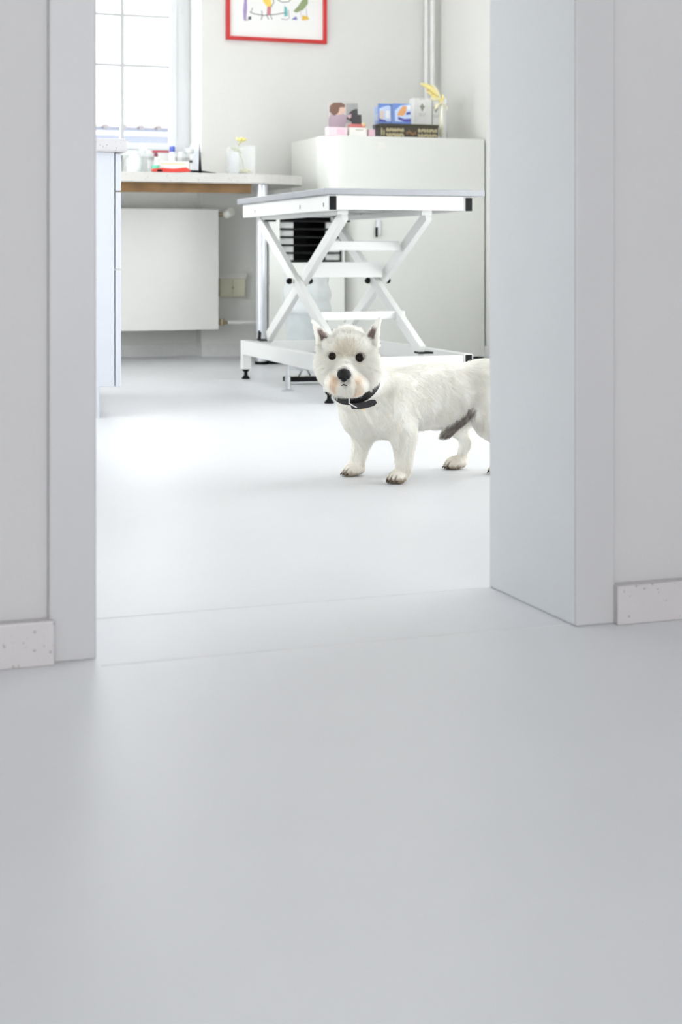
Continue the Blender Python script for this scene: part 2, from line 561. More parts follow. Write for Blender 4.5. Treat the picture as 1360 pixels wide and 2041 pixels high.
# tall white cabinet against the right wall
CT = 1.115
cab = thing('tall_cabinet', 'tall plain white cabinet in the corner behind the table', 'cabinet', 2.335, 6.986)
CWD = 0.855


def rounded(x0, r):
    pts = [(CWD, 0.0), (CWD, 0.55), (x0, 0.55)]
    for i in range(13):
        t = i / 12 * math.pi / 2
        pts.append((x0 + r - r * math.cos(t), r - r * math.sin(t)))
    return pts


MB().prism(rounded(0.118, 0.055), 0.012, 0.815).prism(rounded(0.0, 0.15), 0.815, CT).build('body', M['white_lacquer'], cab, smooth=True)
MB().box(0.15, CWD - 0.02, 0.03, 0.53, 0, 0.013).build('plinth', M['black'], cab)
a_, d_ = on_b(753, 6.98)
h = MB().box(a_ - 2.335 - 0.011, a_ - 2.335 + 0.013, -0.016, 0.0, 0.62, 0.70, bev=0.003).build('handle', M['steel'], cab)
MB().box(a_ - 2.335 - 0.016, a_ - 2.335 - 0.003, -0.022, -0.014, 0.615, 0.665, bev=0.003).build('handle_shade', M['black'], h)  # black block stands in for the dark shadow at the handle
a_, d_ = on_b(757, 6.98)
MB().box(a_ - 2.335 - 0.033, a_ - 2.335 + 0.033, -0.0015, 0.0, 1.055, 1.088).build('sticker', C('faded_sticker', (0.74, 0.73, 0.69)), cab)

# open white unit with the paper sorter
UA0, UA1 = 2.045, 2.425
unit = thing('storage_unit', 'low white open storage unit holding black trays behind the table', 'cabinet', UA0, 6.95)
uw = UA1 - UA0
mb = MB()
a1, _ = on_b(558, 6.95)
a2, _ = on_b(684, 6.95)
x1, x2 = a1 - UA0, a2 - UA0
mb.box(0, x1, 0, 0.21, 0.028, 0.80).box(x2, uw, 0, 0.21, 0.028, 0.80).box(x1, x2, 0.0, 0.21, 0.028, 0.49).box(x1, x2, 0, 0.21, 0.73, 0.80).box(x1, x2, 0.195, 0.21, 0.49, 0.73)
mb.build('body', M['white_lacquer'], unit)
MB().box(0.0, uw - 0.004, 0.012, 0.20, 0, 0.028).build('plinth', M['black'], unit)
sort = thing('paper_sorter', 'black stacked paper sorter inside the white storage unit', 'paper tray', UA0 + (x1 + x2) / 2, 6.965, 0.4905)
hw = (x2 - x1) / 2 - 0.003
MB().box(-hw, hw, 0.165, 0.175, 0, 0.237).box(-hw, -hw + 0.004, 0.005, 0.165, 0, 0.237).box(hw - 0.004, hw, 0.005, 0.165, 0, 0.237).build('casing', M['black'], sort)
for i in range(6):
    z = 0.003 + i * 0.0385
    t = MB().box(-hw + 0.004, hw - 0.004, 0.0, 0.165, z, z + 0.009).build('tray', M['black'], sort)
    if i < 5:
        c = C('tray_label_grey', (0.62, 0.63, 0.62))
        for xa, xb in ((-hw + 0.004, -0.085), (0.085, hw - 0.004)):
            MB().box(xa, xb, 0.012, 0.03, z + 0.009, z + 0.0385).build('front_lip', c, t)

# ================================================================== RADIATOR, PIPES, SOCKETS
rad = thing('radiator', 'flat white panel radiator under the desk', 'radiator', 0.95, 7.47)
rw = 1.925 - 0.95
MB().box(0, rw, 0, 0.012, 0.146, 0.76).box(0, rw, 0.07, 0.082, 0.146, 0.76).box(0.004, rw - 0.004, 0.012, 0.07, 0.745, 0.757).box(0.0, 0.004, 0.012, 0.07, 0.16, 0.75).box(rw - 0.004, rw, 0.012, 0.07, 0.16, 0.75).build('panel', M['radiator'], rad, bevel=0.004)
for x in (0.15, rw - 0.25):
    MB().box(x, x + 0.04, 0.082, 0.237, 0.2, 0.7).build('bracket', M['radiator'], rad)
v = MB().cyl((rw, 0.04, 0.735), (rw + 0.03, 0.04, 0.735), 0.011).cyl((rw + 0.014, 0.04, 0.735), (rw + 0.014, 0.137, 0.735), 0.008).build('valve', M['brass'], rad, smooth=True)
MB().lathe((0, 0, 0), [(0.012, 0), (0.024, 0.004), (0.026, 0.03), (0.021, 0.05), (0.0, 0.052)]).build('thermostat_knob', C('cream_knob', (0.80, 0.79, 0.74)), v, smooth=True)
k = bpy.data.objects['thermostat_knob']
k.location = (rw + 0.052, 0.04, 0.735)
k.rotation_euler = (math.radians(72), 0, math.radians(20))
MB().cyl((rw, 0.04, 0.178), (rw + 0.055, 0.04, 0.178), 0.010).cyl((rw + 0.028, 0.04, 0.165), (rw + 0.028, 0.04, 0.20), 0.013).build('lockshield_valve', M['brass'], rad, smooth=True)
solo('heating_pipe', 'white heating pipe running low along the wall from the radiator', 'pipe',
     MB().tube([(0, 0, 0), (0.25, 0, 0), (0.28, 0.005, 0), (0.30, 0.03, 0), (0.30, 0.096, 0)], 0.011), C('pipe_white', (0.74, 0.73, 0.72)), 1.983, 7.51, 0.178, smooth=True)
sk = thing('power_socket', 'ivory double power socket on the wall beside the radiator', 'socket', on_b(464, 7.58)[0], 7.608)
MB().box(-0.07, 0.07, -0.03, 0, 0.308, 0.405, bev=0.006).build('housing', M['ivory'], sk)
MB().box(-0.08, 0.08, -0.022, 0, 0.405, 0.432).build('trunking', C('trunking_white', (0.72, 0.71, 0.69)), sk)
MB().box(-0.001, 0.001, -0.0312, -0.0295, 0.312, 0.40).box(-0.006, 0.006, -0.0325, -0.0295, 0.35, 0.362).build('seam', C('seam_olive', (0.40, 0.38, 0.28)), sk)
for i, (u, rr, lab) in enumerate(((851, 0.011, 'left white heating riser pipe in the room corner'), (863, 0.015, 'right thicker white heating riser pipe in the room corner'))):
    a_, _ = on_b(u, 7.56)
    solo('riser_pipe', lab, 'pipe', MB().cyl((0, 0, 0), (0, 0, CEIL), rr, n=24), C('riser_white', (0.78, 0.78, 0.77)), a_, 7.565, smooth=True, group='heating risers in the corner')
solo('wall_cable', 'thin pale cable hanging down the wall right of the tall cabinet', 'cable',
     MB().tube([(0, 0, 1.30), (0, 0.01, 1.10), (-0.003, 0.03, 0.95), (0.0, 0.075, 0.78), (0.0, 0.09, 0.4), (0, 0.09, 0.02)], 0.005), C('cable_cream', (0.78, 0.77, 0.68)), 3.187, 6.80, smooth=True)

# ================================================================== PICTURE
pic = thing('framed_picture', 'colourful drawing in a bright red frame on the back wall', 'picture', 1.998, RB1)
pz0, pz1, pw = 1.648, 2.15, 0.551
fw = 0.020
mb = MB().box(0, fw, -0.022, 0, pz0, pz1).box(pw - fw, pw, -0.022, 0, pz0, pz1).box(fw, pw - fw, -0.022, 0, pz0, pz0 + fw).box(fw, pw - fw, -0.022, 0, pz1 - fw, pz1)
mb.build('frame', M['red'], pic, bevel=0.002)
MB().box(fw, pw - fw, -0.008, -0.001, pz0 + fw, pz1 - fw).build('print', M['paper'], pic)


def P2(u, v):
    """local x,z on the picture from a frame pixel"""
    a_, d = on_b(u, RB1)
    return a_ - 1.998, CAMH + (HOR - v) / F * d


XZ = Matrix(((1, 0, 0, 0), (0, 0, -1, 0), (0, 1, 0, 0), (0, 0, 0, 1)))   # xy -> xz, extrude towards -y


def blob(mb, pts, m, y0=0.0082, y1=0.0092):
    mb.prism([P2(*p) for p in pts], y0, y1, m, XZ)


def stroke(mb, pts, m, r=0.0018):
    mb.tube([(P2(*p)[0], -0.0085, P2(*p)[1]) for p in pts], r, m, n=6)


mb = MB()
cy, cg, cpu, cr, cte, cbl, cor = (C('crayon_yellow', (0.85, 0.62, 0.12)), C('crayon_olive', (0.28, 0.34, 0.17)), C('crayon_violet', (0.36, 0.28, 0.50)), C('crayon_rose', (0.55, 0.22, 0.24)), C('crayon_teal', (0.16, 0.46, 0.46)), C('crayon_blue', (0.22, 0.22, 0.48)), C('crayon_ochre', (0.72, 0.46, 0.06)))
blob(mb, [(521, -18), (534, -12), (541, 6), (540, 13), (532, 14), (524, 4)], cy)
blob(mb, [(532, 14), (540, 13), (539, 30), (531, 30)], cr)
blob(mb, [(600, -20), (613, -10), (613, 8), (604, 20), (590, 26), (584, 23), (594, 12), (602, 0)], cg)
blob(mb, [(566, 12), (571, 16), (573, 32), (566, 33)], cte)
blob(mb, [(487, -10), (491, -10), (492, 16), (490, 40), (485, 40), (484, 22)], cpu)
blob(mb, [(584, 36), (590, 33), (592, 40), (581, 40)], cbl)
blob(mb, [(602, 31), (612, 33), (616, 39), (601, 41)], cor)
blob(mb, [(494, 34), (500, 33), (500, 40), (494, 39)], M['ink'])
stroke(mb, [(497, 24), (505, 28), (525, 31), (550, 29), (568, 26)], M['ink'])
stroke(mb, [(503, 16), (499, 26)], M['ink'])
stroke(mb, [(521, 22), (522, 32), (520, 40)], M['ink'])
stroke(mb, [(531, 31), (535, 39)], M['ink'])
stroke(mb, [(538, 31), (542, 39)], M['ink'])
stroke(mb, [(552, 0), (562, 5), (575, 4), (580, -3)], M['ink'])
stroke(mb, [(560, 38), (570, 40), (576, 37), (574, 20)], M['ink'], 0.0012)
stroke(mb, [(486, 41), (496, 40)], M['ink'], 0.0012)
stroke(mb, [(598, 24), (600, 35)], cpu, 0.0012)
stroke(mb, [(610, 16), (611, 34)], cpu, 0.0012)
stroke(mb, [(540, 14), (545, 6), (543, -8)], M['ink'])
for p, rr in (((530, -30), 9), ((565, -28), 10), ((604, -36), 8), ((490, -26), 7)):
    blob(mb, [(p[0] + rr * math.cos(t), p[1] + rr * math.sin(t)) for t in [i * 0.6283 for i in range(10)]], cy if rr == 9 else cpu if rr == 7 else cte if rr == 10 else cor)
mb.build('drawing', None, pic)

# ================================================================== EXAMINATION TABLE
tb = thing('grooming_table', 'white scissor lift table with grey top and black end caps behind the dog', 'table', 1.695, 5.055)
TL, TW = 1.15, 0.605
wm = M['white_metal']
MB().box(-0.012, TW + 0.005, -0.012, TL + 0.012, 0.742, 0.765).build('tabletop', M['tabletop'], tb, bevel=0.003)
FW = 0.568
mb = MB().box(0.008, 0.042, 0.004, TL - 0.01, 0.686, 0.7415).box(FW - 0.034, FW, 0.004, TL - 0.01, 0.686, 0.7415)
mb.box(0.042, FW - 0.034, 0.006, 0.036, 0.690, 0.7415).box(0.042, FW - 0.034, TL - 0.04, TL - 0.012, 0.690, 0.7415)
mb.box(0.042, FW - 0.034, 0.25, 0.28, 0.705, 0.7415).box(0.042, FW - 0.034, TL - 0.3, TL - 0.27, 0.705, 0.7415)
mb.build('top_frame', wm, tb, bevel=0.002)
for x in (0.014, FW - 0.028):
    MB().box(x, x + 0.025, -0.001, 0.006, 0.688, 0.737).build('end_cap', M['black'], tb, bevel=0.001)
for y in (0.05, 0.33, 0.95):
    MB().box(0.0065, 0.010, y, y + 0.004, 0.70, 0.715).build('bolt', M['black'], tb)
mb = MB().box(0.0, 0.036, 0.0, TL, 0.105, 0.165).box(FW - 0.036, FW, 0.0, TL, 0.105, 0.165)
mb.box(0.036, FW - 0.036, 0.004, 0.036, 0.11, 0.160).box(0.036, FW - 0.036, TL - 0.04, TL - 0.008, 0.11, 0.160)
mb.build('base_frame', wm, tb, bevel=0.003)
for x in (0.007, FW - 0.030):
    MB().box(x, x + 0.025, -0.004, 0.002, 0.118, 0.163).build('end_cap', M['black'], tb, bevel=0.001)
for x in (0.0, FW - 0.036):
    for y in (0.0, TL - 0.04):
        l = MB().box(x, x + 0.036, y, y + 0.04, 0.042, 0.105).build('leg', wm, tb, bevel=0.002)
        c = (x + 0.018, y + 0.02, 0)
        MB().lathe(c, [(0.017, 0), (0.018, 0.004), (0.008, 0.016), (0.0075, 0.028), (0.016, 0.038), (0.016, 0.042)]).build('foot', M['black'], l, smooth=True)
zt, zb = 0.675, 0.175
for x, s in ((0.083, 1), (0.41, -1)):
    MB().bar((x - 0.013, 1.08, zt), (x - 0.013, 0.08, zb), 0.044, 0.024).build('scissor_arm', wm, tb, bevel=0.002)
    MB().bar((x + 0.013, 0.08, zt), (x + 0.013, 1.06, zb), 0.044, 0.024).build('scissor_arm', wm, tb, bevel=0.002)
    ax = MB().cyl((x - 0.038, 0.575, 0.4255), (x + 0.04, 0.575, 0.4255), 0.010).build('pivot', wm, tb, smooth=True)
    for xx in (x - 0.042, x + 0.042):
        MB().ball((xx, 0.575, 0.4255), 0.013, 0.0125, 0.0125).build('pivot_cap', M['black'], ax, smooth=True)
    MB().box(x - 0.026, x + 0.026, 1.03, 1.10, 0.165, 0.172).build('glide_pad', M['black'], tb)
    MB().box(x - 0.026, x + 0.026, 0.06, 0.12, 0.165, 0.172).build('glide_pad', M['black'], tb)
    MB().bar((x - 0.026, 1.06, 0.168), (x - 0.026, 1.05, 0.205), 0.03, 0.006).build('arm_end_cap', M['black'], tb)
    MB().box(x - 0.02, x + 0.02, 0.06, 1.10, 0.674, 0.690).build('slide_rail', wm, tb)
    MB().box(x - 0.022, x + 0.022, 0.97, 1.0, 0.667, 0.674).build('slide_pad', M['black'], tb)
MB().box(0.096, 0.397, 0.49, 0.515, 0.44, 0.50).build('cross_plate', wm, tb, bevel=0.002)
MB().box(0.096, 0.397, 0.30, 0.325, 0.545, 0.58).build('cross_bar', wm, tb, bevel=0.002)
MB().box(0.07, 0.423, 0.31, 0.335, 0.282, 0.313).build('cross_bar', wm, tb, bevel=0.002)
MB().bar((0.066, 0.70, 0.485), (0.066, 0.69, 0.455), 0.018, 0.006).build('bumper', M['black'], tb)
# foot pedals and chrome stand of the hydraulic step
pd = MB().box(0.09, 0.36, 0.78, 0.83, 0.012, 0.032).build('foot_pedal', M['black'], tb, bevel=0.004)
MB().box(0.10, 0.35, 0.79, 0.82, 0.032, 0.036).build('pedal_top', C('pale_rubber', (0.62, 0.64, 0.58)), pd)
MB().tube([(0.15, 0.80, 0.034), (0.10, 0.60, 0.07), (0.03, 0.545, 0.105)], 0.004).tube([(0.2, 0.80, 0.034), (0.12, 0.60, 0.08), (0.05, 0.545, 0.105)], 0.004).build('pedal_rod', M['chrome'], pd, smooth=True)
st = MB().cyl((0.02, 0.53, 0.006), (0.02, 0.53, 0.055), 0.011).cyl((0.02, 0.53, 0.055), (0.02, 0.53, 0.105), 0.006).build('stabiliser', M['steel'], tb, smooth=True)
MB().lathe((0.02, 0.53, 0), [(0.026, 0), (0.026, 0.003), (0.012, 0.008)]).build('foot_disc', M['steel'], st, smooth=True)

# grey film bin bag behind the table
binb = thing('waste_bin', 'grey waste bin with crumpled clear liner behind the scissor arms', 'bin', on_b(612, 6.62)[0], 6.62)
MB().lathe((0, 0, 0), [(0.078, 0), (0.086, 0.01), (0.106, 0.33), (0.110, 0.335), (0.102, 0.336), (0.082, 0.02), (0.0, 0.012)]).build('bucket', C('bin_grey', (0.60, 0.64, 0.64)), binb, smooth=True)
mb = MB()
n = 56
rings = []
for j in range(12):
    z = 0.26 + j * 0.0155
    R0 = 0.111 + 0.004 * math.sin(j * 1.3) - 0.0022 * max(0, j - 5)
    rings.append([mb.bm.verts.new((R0 * (1 + 0.014 * math.sin(5 * i * 2 * math.pi / n + j * 0.7) + 0.016 * math.sin(13 * i * 2 * math.pi / n + j)) * math.cos(2 * math.pi * i / n),
                                   R0 * (1 + 0.014 * math.sin(5 * i * 2 * math.pi / n + j * 0.7) + 0.016 * math.sin(13 * i * 2 * math.pi / n + j)) * math.sin(2 * math.pi * i / n), z + 0.008 * math.sin(7 * i * 2 * math.pi / n) * (j / 11))) for i in range(n)])
for A, B in zip(rings[:-1], rings[1:]):
    for i in range(n):
        mb.bm.faces.new((A[i], A[(i + 1) % n], B[(i + 1) % n], B[i]))
mb.build('liner', C('film_grey', (0.60, 0.63, 0.63), 0.3), binb, smooth=True)

# ================================================================== THINGS ON THE DESK
DZ = 0.912


def at_desk(u, b):
    return on_b(u, b)[0], b


def sz(px_, b):
    return px_ / F * (b / CP)


def bottle(name, label, cat, u, b, prof, m, cap=None, capm=None, base=DZ, group=None, capname='cap', extra=None):
    a_, _ = at_desk(u, b)
    t = thing(name, label, cat, a_, b, base, group=group)
    MB().lathe((0, 0, 0), prof).build('body', m, t, smooth=True)
    if cap:
        MB().lathe((0, 0, 0), cap).build(capname, capm, t, smooth=True)
    if extra:
        extra(t)
    return t


# red handled scraper lying along the front edge
a0, b0 = at_desk(303, 6.915)
kn = thing('scraper', 'red handled tool with black tapering blade lying at the desk edge', 'tool', a0, b0, DZ)
L = at_desk(379, 6.915)[0] - a0
MB().prism([(0, 0.004), (0, 0.018), (0.05, 0.021), (L * 0.55, 0.019), (L - 0.02, 0.026), (L, 0.014), (L, 0.004), (L * 0.5, 0.0), (0.02, 0.0)], -0.012, 0.012, None, XZ).build('handle', M['red_plastic'], kn, bevel=0.003)
MB().box(0.022, 0.045, -0.0135, 0.0135, 0.003, 0.014).build('grip_inset', M['black'], kn)
MB().prism([(L, 0.004), (L, 0.014), (L + 0.05, 0.013), (L + 0.125, 0.003), (L + 0.125, 0.0015), (L + 0.04, 0.003)], -0.002, 0.002, None, XZ).build('blade', M['black'], kn)
# low white carton with a yellow stripe
a0, b0 = at_desk(316, 6.99)
a1 = at_desk(377, 6.99)[0]
w = a1 - a0
bx = thing('carton', 'low white carton with pale yellow stripe behind the red tool', 'box', a0, b0, DZ)
MB().box(0, w, 0, 0.09, 0, 0.058).build('body', M['paper'], bx, bevel=0.002)
MB().box(0.01, w - 0.02, -0.0008, 0, 0.044, 0.049).build('stripe', C('stripe_yellow', (0.70, 0.64, 0.34)), bx)
MB().box(0.04, 0.055, -0.0008, 0, 0.018, 0.022).build('mark', M['ink'], bx)
# tall white carton with red lid
a0, b0 = at_desk(314, 7.16)
bx = thing('carton', 'white carton topped by a narrow red lid among the desk bottles', 'box', a0, b0, DZ)
w = at_desk(340, 7.16)[0] - a0
MB().box(0, w, 0, 0.07, 0, 0.11).build('body', M['paper'], bx, bevel=0.002)
MB().box(-0.02, w - 0.008, -0.003, 0.05, 0.1105, 0.120).build('lid', C('dark_red_lid', (0.50, 0.06, 0.08)), bx, bevel=0.002)
# vial with dark red stopper
bottle('vial', 'small clear vial with dark red stopper and green label', 'bottle', 311, 6.98,
       [(0.016, 0), (0.017, 0.004), (0.017, 0.06), (0.008, 0.072), (0.008, 0.078)], M['glass'],
       [(0.0095, 0.078), (0.0095, 0.092), (0.006, 0.094)], C('dark_stopper', (0.16, 0.02, 0.05)),
       extra=lambda t: MB().lathe((-0.001, 0, 0), [(0.0178, 0.014), (0.0178, 0.036)]).build('label', C('green_label', (0.10, 0.62, 0.42)), t, smooth=True))
# blue capped bottle
bottle('bottle', 'slim white bottle with blue cap behind the low carton', 'bottle', 343.5, 7.12,
       [(0.015, 0), (0.016, 0.004), (0.016, 0.10), (0.010, 0.112)], C('bottle_white', (0.82, 0.84, 0.86), 0.3),
       [(0.0125, 0.112), (0.0135, 0.115), (0.0135, 0.137), (0.008, 0.140)], C('cap_blue', (0.08, 0.12, 0.50), 0.35))
jar = [(0.030, 0), (0.034, 0.005), (0.034, 0.085), (0.030, 0.095), (0.028, 0.094), (0.031, 0.084), (0.031, 0.007), (0.0, 0.006)]
bottle('jar', 'wide clear glass jar with pale green lid beside the counter end', 'jar', 259, 7.20, jar, M['glass'],
       [(0.031, 0.095), (0.032, 0.097), (0.032, 0.118), (0.0, 0.120)], C('pale_green_lid', (0.66, 0.80, 0.70), 0.4), capname='lid')
bottle('dispenser_bottle', 'white rounded plastic bottle between the clear jars', 'bottle', 268, 7.06,
       [(0.030, 0), (0.033, 0.006), (0.033, 0.06), (0.024, 0.085), (0.010, 0.093)], C('milky_plastic', (0.80, 0.85, 0.84), 0.3),
       [(0.010, 0.093), (0.011, 0.108), (0.0, 0.109)], C('milky_cap', (0.84, 0.86, 0.86), 0.3))
bottle('jar', 'tall clear glass jar standing in front of the window sill', 'jar', 286, 7.12,
       [(0.020, 0), (0.022, 0.005), (0.022, 0.11), (0.018, 0.118), (0.016, 0.117), (0.0195, 0.109), (0.0195, 0.007), (0.0, 0.006)], M['glass'],
       [(0.0195, 0.118), (0.0195, 0.128), (0.0, 0.129)], C('milky_cap', (0.84, 0.86, 0.86), 0.3), capname='lid')
bottle('jar', 'narrow clear jar left of the vial with red stopper', 'jar', 298, 7.05,
       [(0.012, 0), (0.014, 0.005), (0.014, 0.09), (0.010, 0.098)], M['glass'],
       [(0.0125, 0.098), (0.0125, 0.112), (0.0, 0.113)], C('pinkish_cap', (0.80, 0.70, 0.72), 0.4), capname='lid')
bottle('jar', 'clear beaker right of the blue capped bottle', 'jar', 359, 7.14,
       [(0.016, 0), (0.018, 0.004), (0.019, 0.115), (0.0175, 0.115), (0.0165, 0.006), (0.0, 0.006)], M['glass'])
bottle('jar', 'squat clear jar with grey lid beside the leaning black card', 'jar', 377, 7.16,
       [(0.024, 0), (0.026, 0.005), (0.026, 0.10), (0.020, 0.108)], M['glass'],
       [(0.024, 0.108), (0.025, 0.110), (0.025, 0.132), (0.0, 0.134)], C('grey_lid', (0.70, 0.72, 0.72), 0.4), capname='lid',
       extra=lambda t: MB().box(-0.004, 0.010, -0.029, -0.024, 0.062, 0.074).build('mark', M['ink'], t))
# leaning card
cd = thing('leaning_frame', 'narrow white card with black back leaning beside the window reveal', 'card', at_desk(393, 7.2)[0], 7.2, DZ)
MB().prism([(-0.012, 0.0), (0.005, 0.0), (0.012, 0.165), (-0.012, 0.16)], -0.10, 0.0, None, XZ).build('front', C('card_white', (0.80, 0.83, 0.90), 0.5), cd)
MB().prism([(0.0055, 0.0), (0.026, 0.0), (0.0175, 0.110), (0.0135, 0.165), (0.0125, 0.165)], -0.10, 0.0, None, XZ).build('back', M['black'], cd)
# square glass vase with yellow flower
gv = thing('flower_vase', 'square glass vase with yellow flower at the desk end', 'vase', at_desk(480, 7.06)[0], 7.06, DZ)
s_ = 0.058
MB().box(-s_, s_, -s_, s_, 0, 0.006).box(-s_, -s_ + 0.004, -s_, s_, 0.006, 0.14).box(s_ - 0.004, s_, -s_, s_, 0.006, 0.14).box(-s_ + 0.004, s_ - 0.004, -s_, -s_ + 0.004, 0.006, 0.14).box(-s_ + 0.004, s_ - 0.004, s_ - 0.004, s_, 0.006, 0.14).build('vase', M['glass'], gv)
MB().box(-0.052, -0.018, -0.03, 0.03, 0.008, 0.11).build('inner_block', C('ceramic_white', (0.82, 0.83, 0.86), 0.4), gv, bevel=0.003)
mb = MB()
for i in range(16):
    mb.ball((random.uniform(0.0, 0.045), random.uniform(-0.04, 0.04), random.uniform(0.014, 0.028)), 0.009, 0.008, 0.006, C('olive_pebble', (0.60, 0.56, 0.22)), n=8)
mb.build('pebbles', None, gv, smooth=True)['kind'] = 'stuff'
st_ = MB().tube([(0.02, 0, 0.02), (0.008, 0, 0.08), (-0.02, -0.01, 0.125), (-0.012, -0.01, 0.15), (0.0, -0.01, 0.165)], 0.003).build('stem', C('stem_green', (0.42, 0.45, 0.22)), gv, smooth=True)
mb = MB()
for i in range(7):
    t = i * 0.9
    mb.ball((0.0 + 0.014 * math.cos(t), -0.01 + 0.014 * math.sin(t), 0.172 + 0.003 * (i % 2)), 0.015, 0.008, 0.007, C('petal_yellow', (0.86, 0.78, 0.30)), Matrix.Rotation(t, 4, 'Z') @ Matrix.Rotation(-0.5, 4, 'Y'), n=10)
mb.build('blossom', None, gv, smooth=True)
mb = MB()
mb.ball((-0.04, -0.02, 0.128), 0.018, 0.004, 0.008, C('leaf_green', (0.45, 0.48, 0.26)), Matrix.Rotation(0.5, 4, 'Y'), n=10).ball((-0.01, -0.02, 0.118), 0.016, 0.004, 0.007, C('leaf_green', (0.45, 0.48, 0.26)), Matrix.Rotation(0.8, 4, 'Y'), n=10)
mb.build('leaf', None, gv, smooth=True)

# ================================================================== THINGS ON THE TALL CABINET
CZ = CT


def cab_xz(u, v, b):
    a_, d = on_b(u, b)
    return a_, CAMH + (HOR - v) / F * d


def card(name, label, cat, u0, u1, v0, b, base=CZ, lean=0.10, t=0.003, m=None, prints=(), group=None, vref=None):
    """upright printed card; prints = list of (polygon in frame pixels, material)"""
    a0, _ = cab_xz(u0, v0, b)
    a1, ztop = cab_xz(u1, v0, b)
    h = ztop - base
    th = thing(name, label, cat, a0, b, base, group=group)
    w = a1 - a0
    R = Matrix.Rotation(-lean, 4, 'X')
    MB().box(0, w, 0, t, 0, h).build('board', m or M['paper'], th).matrix_local = R
    if prints:
        mb = MB()
        for k, (poly, pm) in enumerate(prints):
            pts = []
            for (u, v) in poly:
                a_, z_ = cab_xz(u, v, b)
                pts.append((min(max(a_ - a0, 0.0005), w - 0.0005), min(max(z_ - base, 0.0005), h - 0.0005)))
            mb.prism(pts, 0.0001 + 0.00025 * k, 0.0003 + 0.00025 * k, pm, XZ)
        mb.build('print', None, th).matrix_local = R
    return th


skin, hair, lilac, greybg, dk = C('print_skin', (0.74, 0.52, 0.42)), C('print_brown', (0.22, 0.12, 0.09)), C('print_lilac', (0.46, 0.36, 0.42)), C('print_grey', (0.62, 0.60, 0.57)), C('print_dark', (0.06, 0.055, 0.06))
card('photo_card', 'photo card of a person with brown hair beside a dark animal', 'card', 656, 716, 203, 7.13, lean=0.12, m=greybg, prints=[
    ([(656, 268), (656, 236), (664, 222), (676, 220), (690, 228), (702, 234), (704, 240), (690, 246), (684, 268)], lilac),
    ([(668, 224), (680, 208), (690, 210), (691, 222), (684, 227), (674, 228)], skin),
    ([(659, 222), (660, 210), (668, 203), (684, 203), (691, 208), (690, 213), (680, 213), (677, 224), (668, 230)], hair),
    ([(692, 205), (716, 205), (716, 243), (692, 243)], C('print_mid_grey', (0.40, 0.40, 0.40))),
    ([(692, 236), (700, 222), (708, 217), (715, 216), (715, 240), (702, 242)], dk),
    ([(694, 230), (702, 226), (706, 232), (697, 236)], C('print_pink', (0.74, 0.52, 0.58)))])
card('dark_card', 'small black card standing behind the white tin', 'card', 702, 722, 228, 7.09, lean=0.08, m=dk)
pk = C('pink_card', (0.82, 0.56, 0.64))
a0, _ = cab_xz(652, 260, 7.03)
a1, _ = cab_xz(690, 260, 7.03)
t = thing('pink_box', 'pale pink packet below the photo card', 'box', a0, 7.01, CZ)
MB().box(0, a1 - a0, 0, 0.05, 0, 0.042).build('body', C('pale_pink', (0.84, 0.68, 0.73)), t, bevel=0.002)
MB().box(0.045, 0.085, -0.001, 0, 0.005, 0.036).build('label', pk, t)
a0, _ = cab_xz(735, 260, 7.04)
solo('pink_box', 'small pink packet right of the white tin', 'box', MB().box(0, 0.035, 0, 0.04, 0, 0.038), pk, a0, 7.04, CZ, bevel=0.003)
a0, _ = cab_xz(696, 260, 7.02)
a1, _ = cab_xz(732, 260, 7.02)
t = thing('tin', 'small white tin with red and gold lid in front of the dark card', 'box', a0, 7.02, CZ)
w = a1 - a0
MB().box(0, w, 0, 0.05, 0, 0.044).build('body', C('tin_white', (0.82, 0.81, 0.77), 0.4), t, bevel=0.003)
MB().box(0.01, w - 0.004, 0.004, 0.046, 0.044, 0.062).build('lid', C('lid_red', (0.56, 0.16, 0.16)), t, bevel=0.004)
MB().box(w - 0.024, w - 0.008, 0.002, 0.02, 0.05, 0.068).build('seal', C('gold', (0.72, 0.55, 0.28)), t, bevel=0.004)
MB().box(0.035, w - 0.02, -0.0008, 0, 0.030, 0.034).build('lettering', C('olive_ink', (0.40, 0.38, 0.30)), t)

# dark decorated box
DB = 7.05
a0, _ = cab_xz(759, 245, DB)
a1, _ = cab_xz(874, 245, DB)
w = a1 - a0
dbx = thing('decorated_box', 'dark long box with gold ornament on top of the cabinet', 'box', a0, DB, CZ)
hb = 0.071
MB().box(0, w, 0, 0.11, 0, hb - 0.014).build('body', C('box_dark', (0.055, 0.045, 0.032), 0.5), dbx, bevel=0.002)
MB().box(-0.002, w + 0.002, -0.003, 0.112, hb - 0.014, hb).build('lid', C('box_lid', (0.05, 0.042, 0.022), 0.5), dbx, bevel=0.002)
mb = MB()
go = C('ornament_gold', (0.42, 0.37, 0.22), 0.5)
go2 = C('ornament_bronze', (0.22, 0.12, 0.045), 0.5)
for x0, x1, gm in ((0.03, 0.125, go), (0.20, w - 0.006, go)):
    for i in range(7):
        for j in range(2):
            cx, cz = x0 + (i + 0.5) * (x1 - x0) / 7, 0.015 + j * 0.025
            mb.ball((cx, -0.0005, cz), 0.0062 + 0.0015 * ((i + j) % 2), 0.0015, 0.010, gm, Matrix.Rotation(0.6 * ((i + j) % 3 - 1), 4, 'Y'), n=8)
for i in range(5):
    mb.ball((0.142 + i * 0.011, -0.0005, 0.026 + 0.006 * math.sin(i * 1.6)), 0.006, 0.0015, 0.009, go2, n=8)
mb.ball((0.006, -0.0005, 0.030), 0.004, 0.0015, 0.02, go, n=8).ball((0.018, -0.0005, 0.024), 0.004, 0.0015, 0.016, go, n=8)
mb.build('ornament', None, dbx, smooth=True)
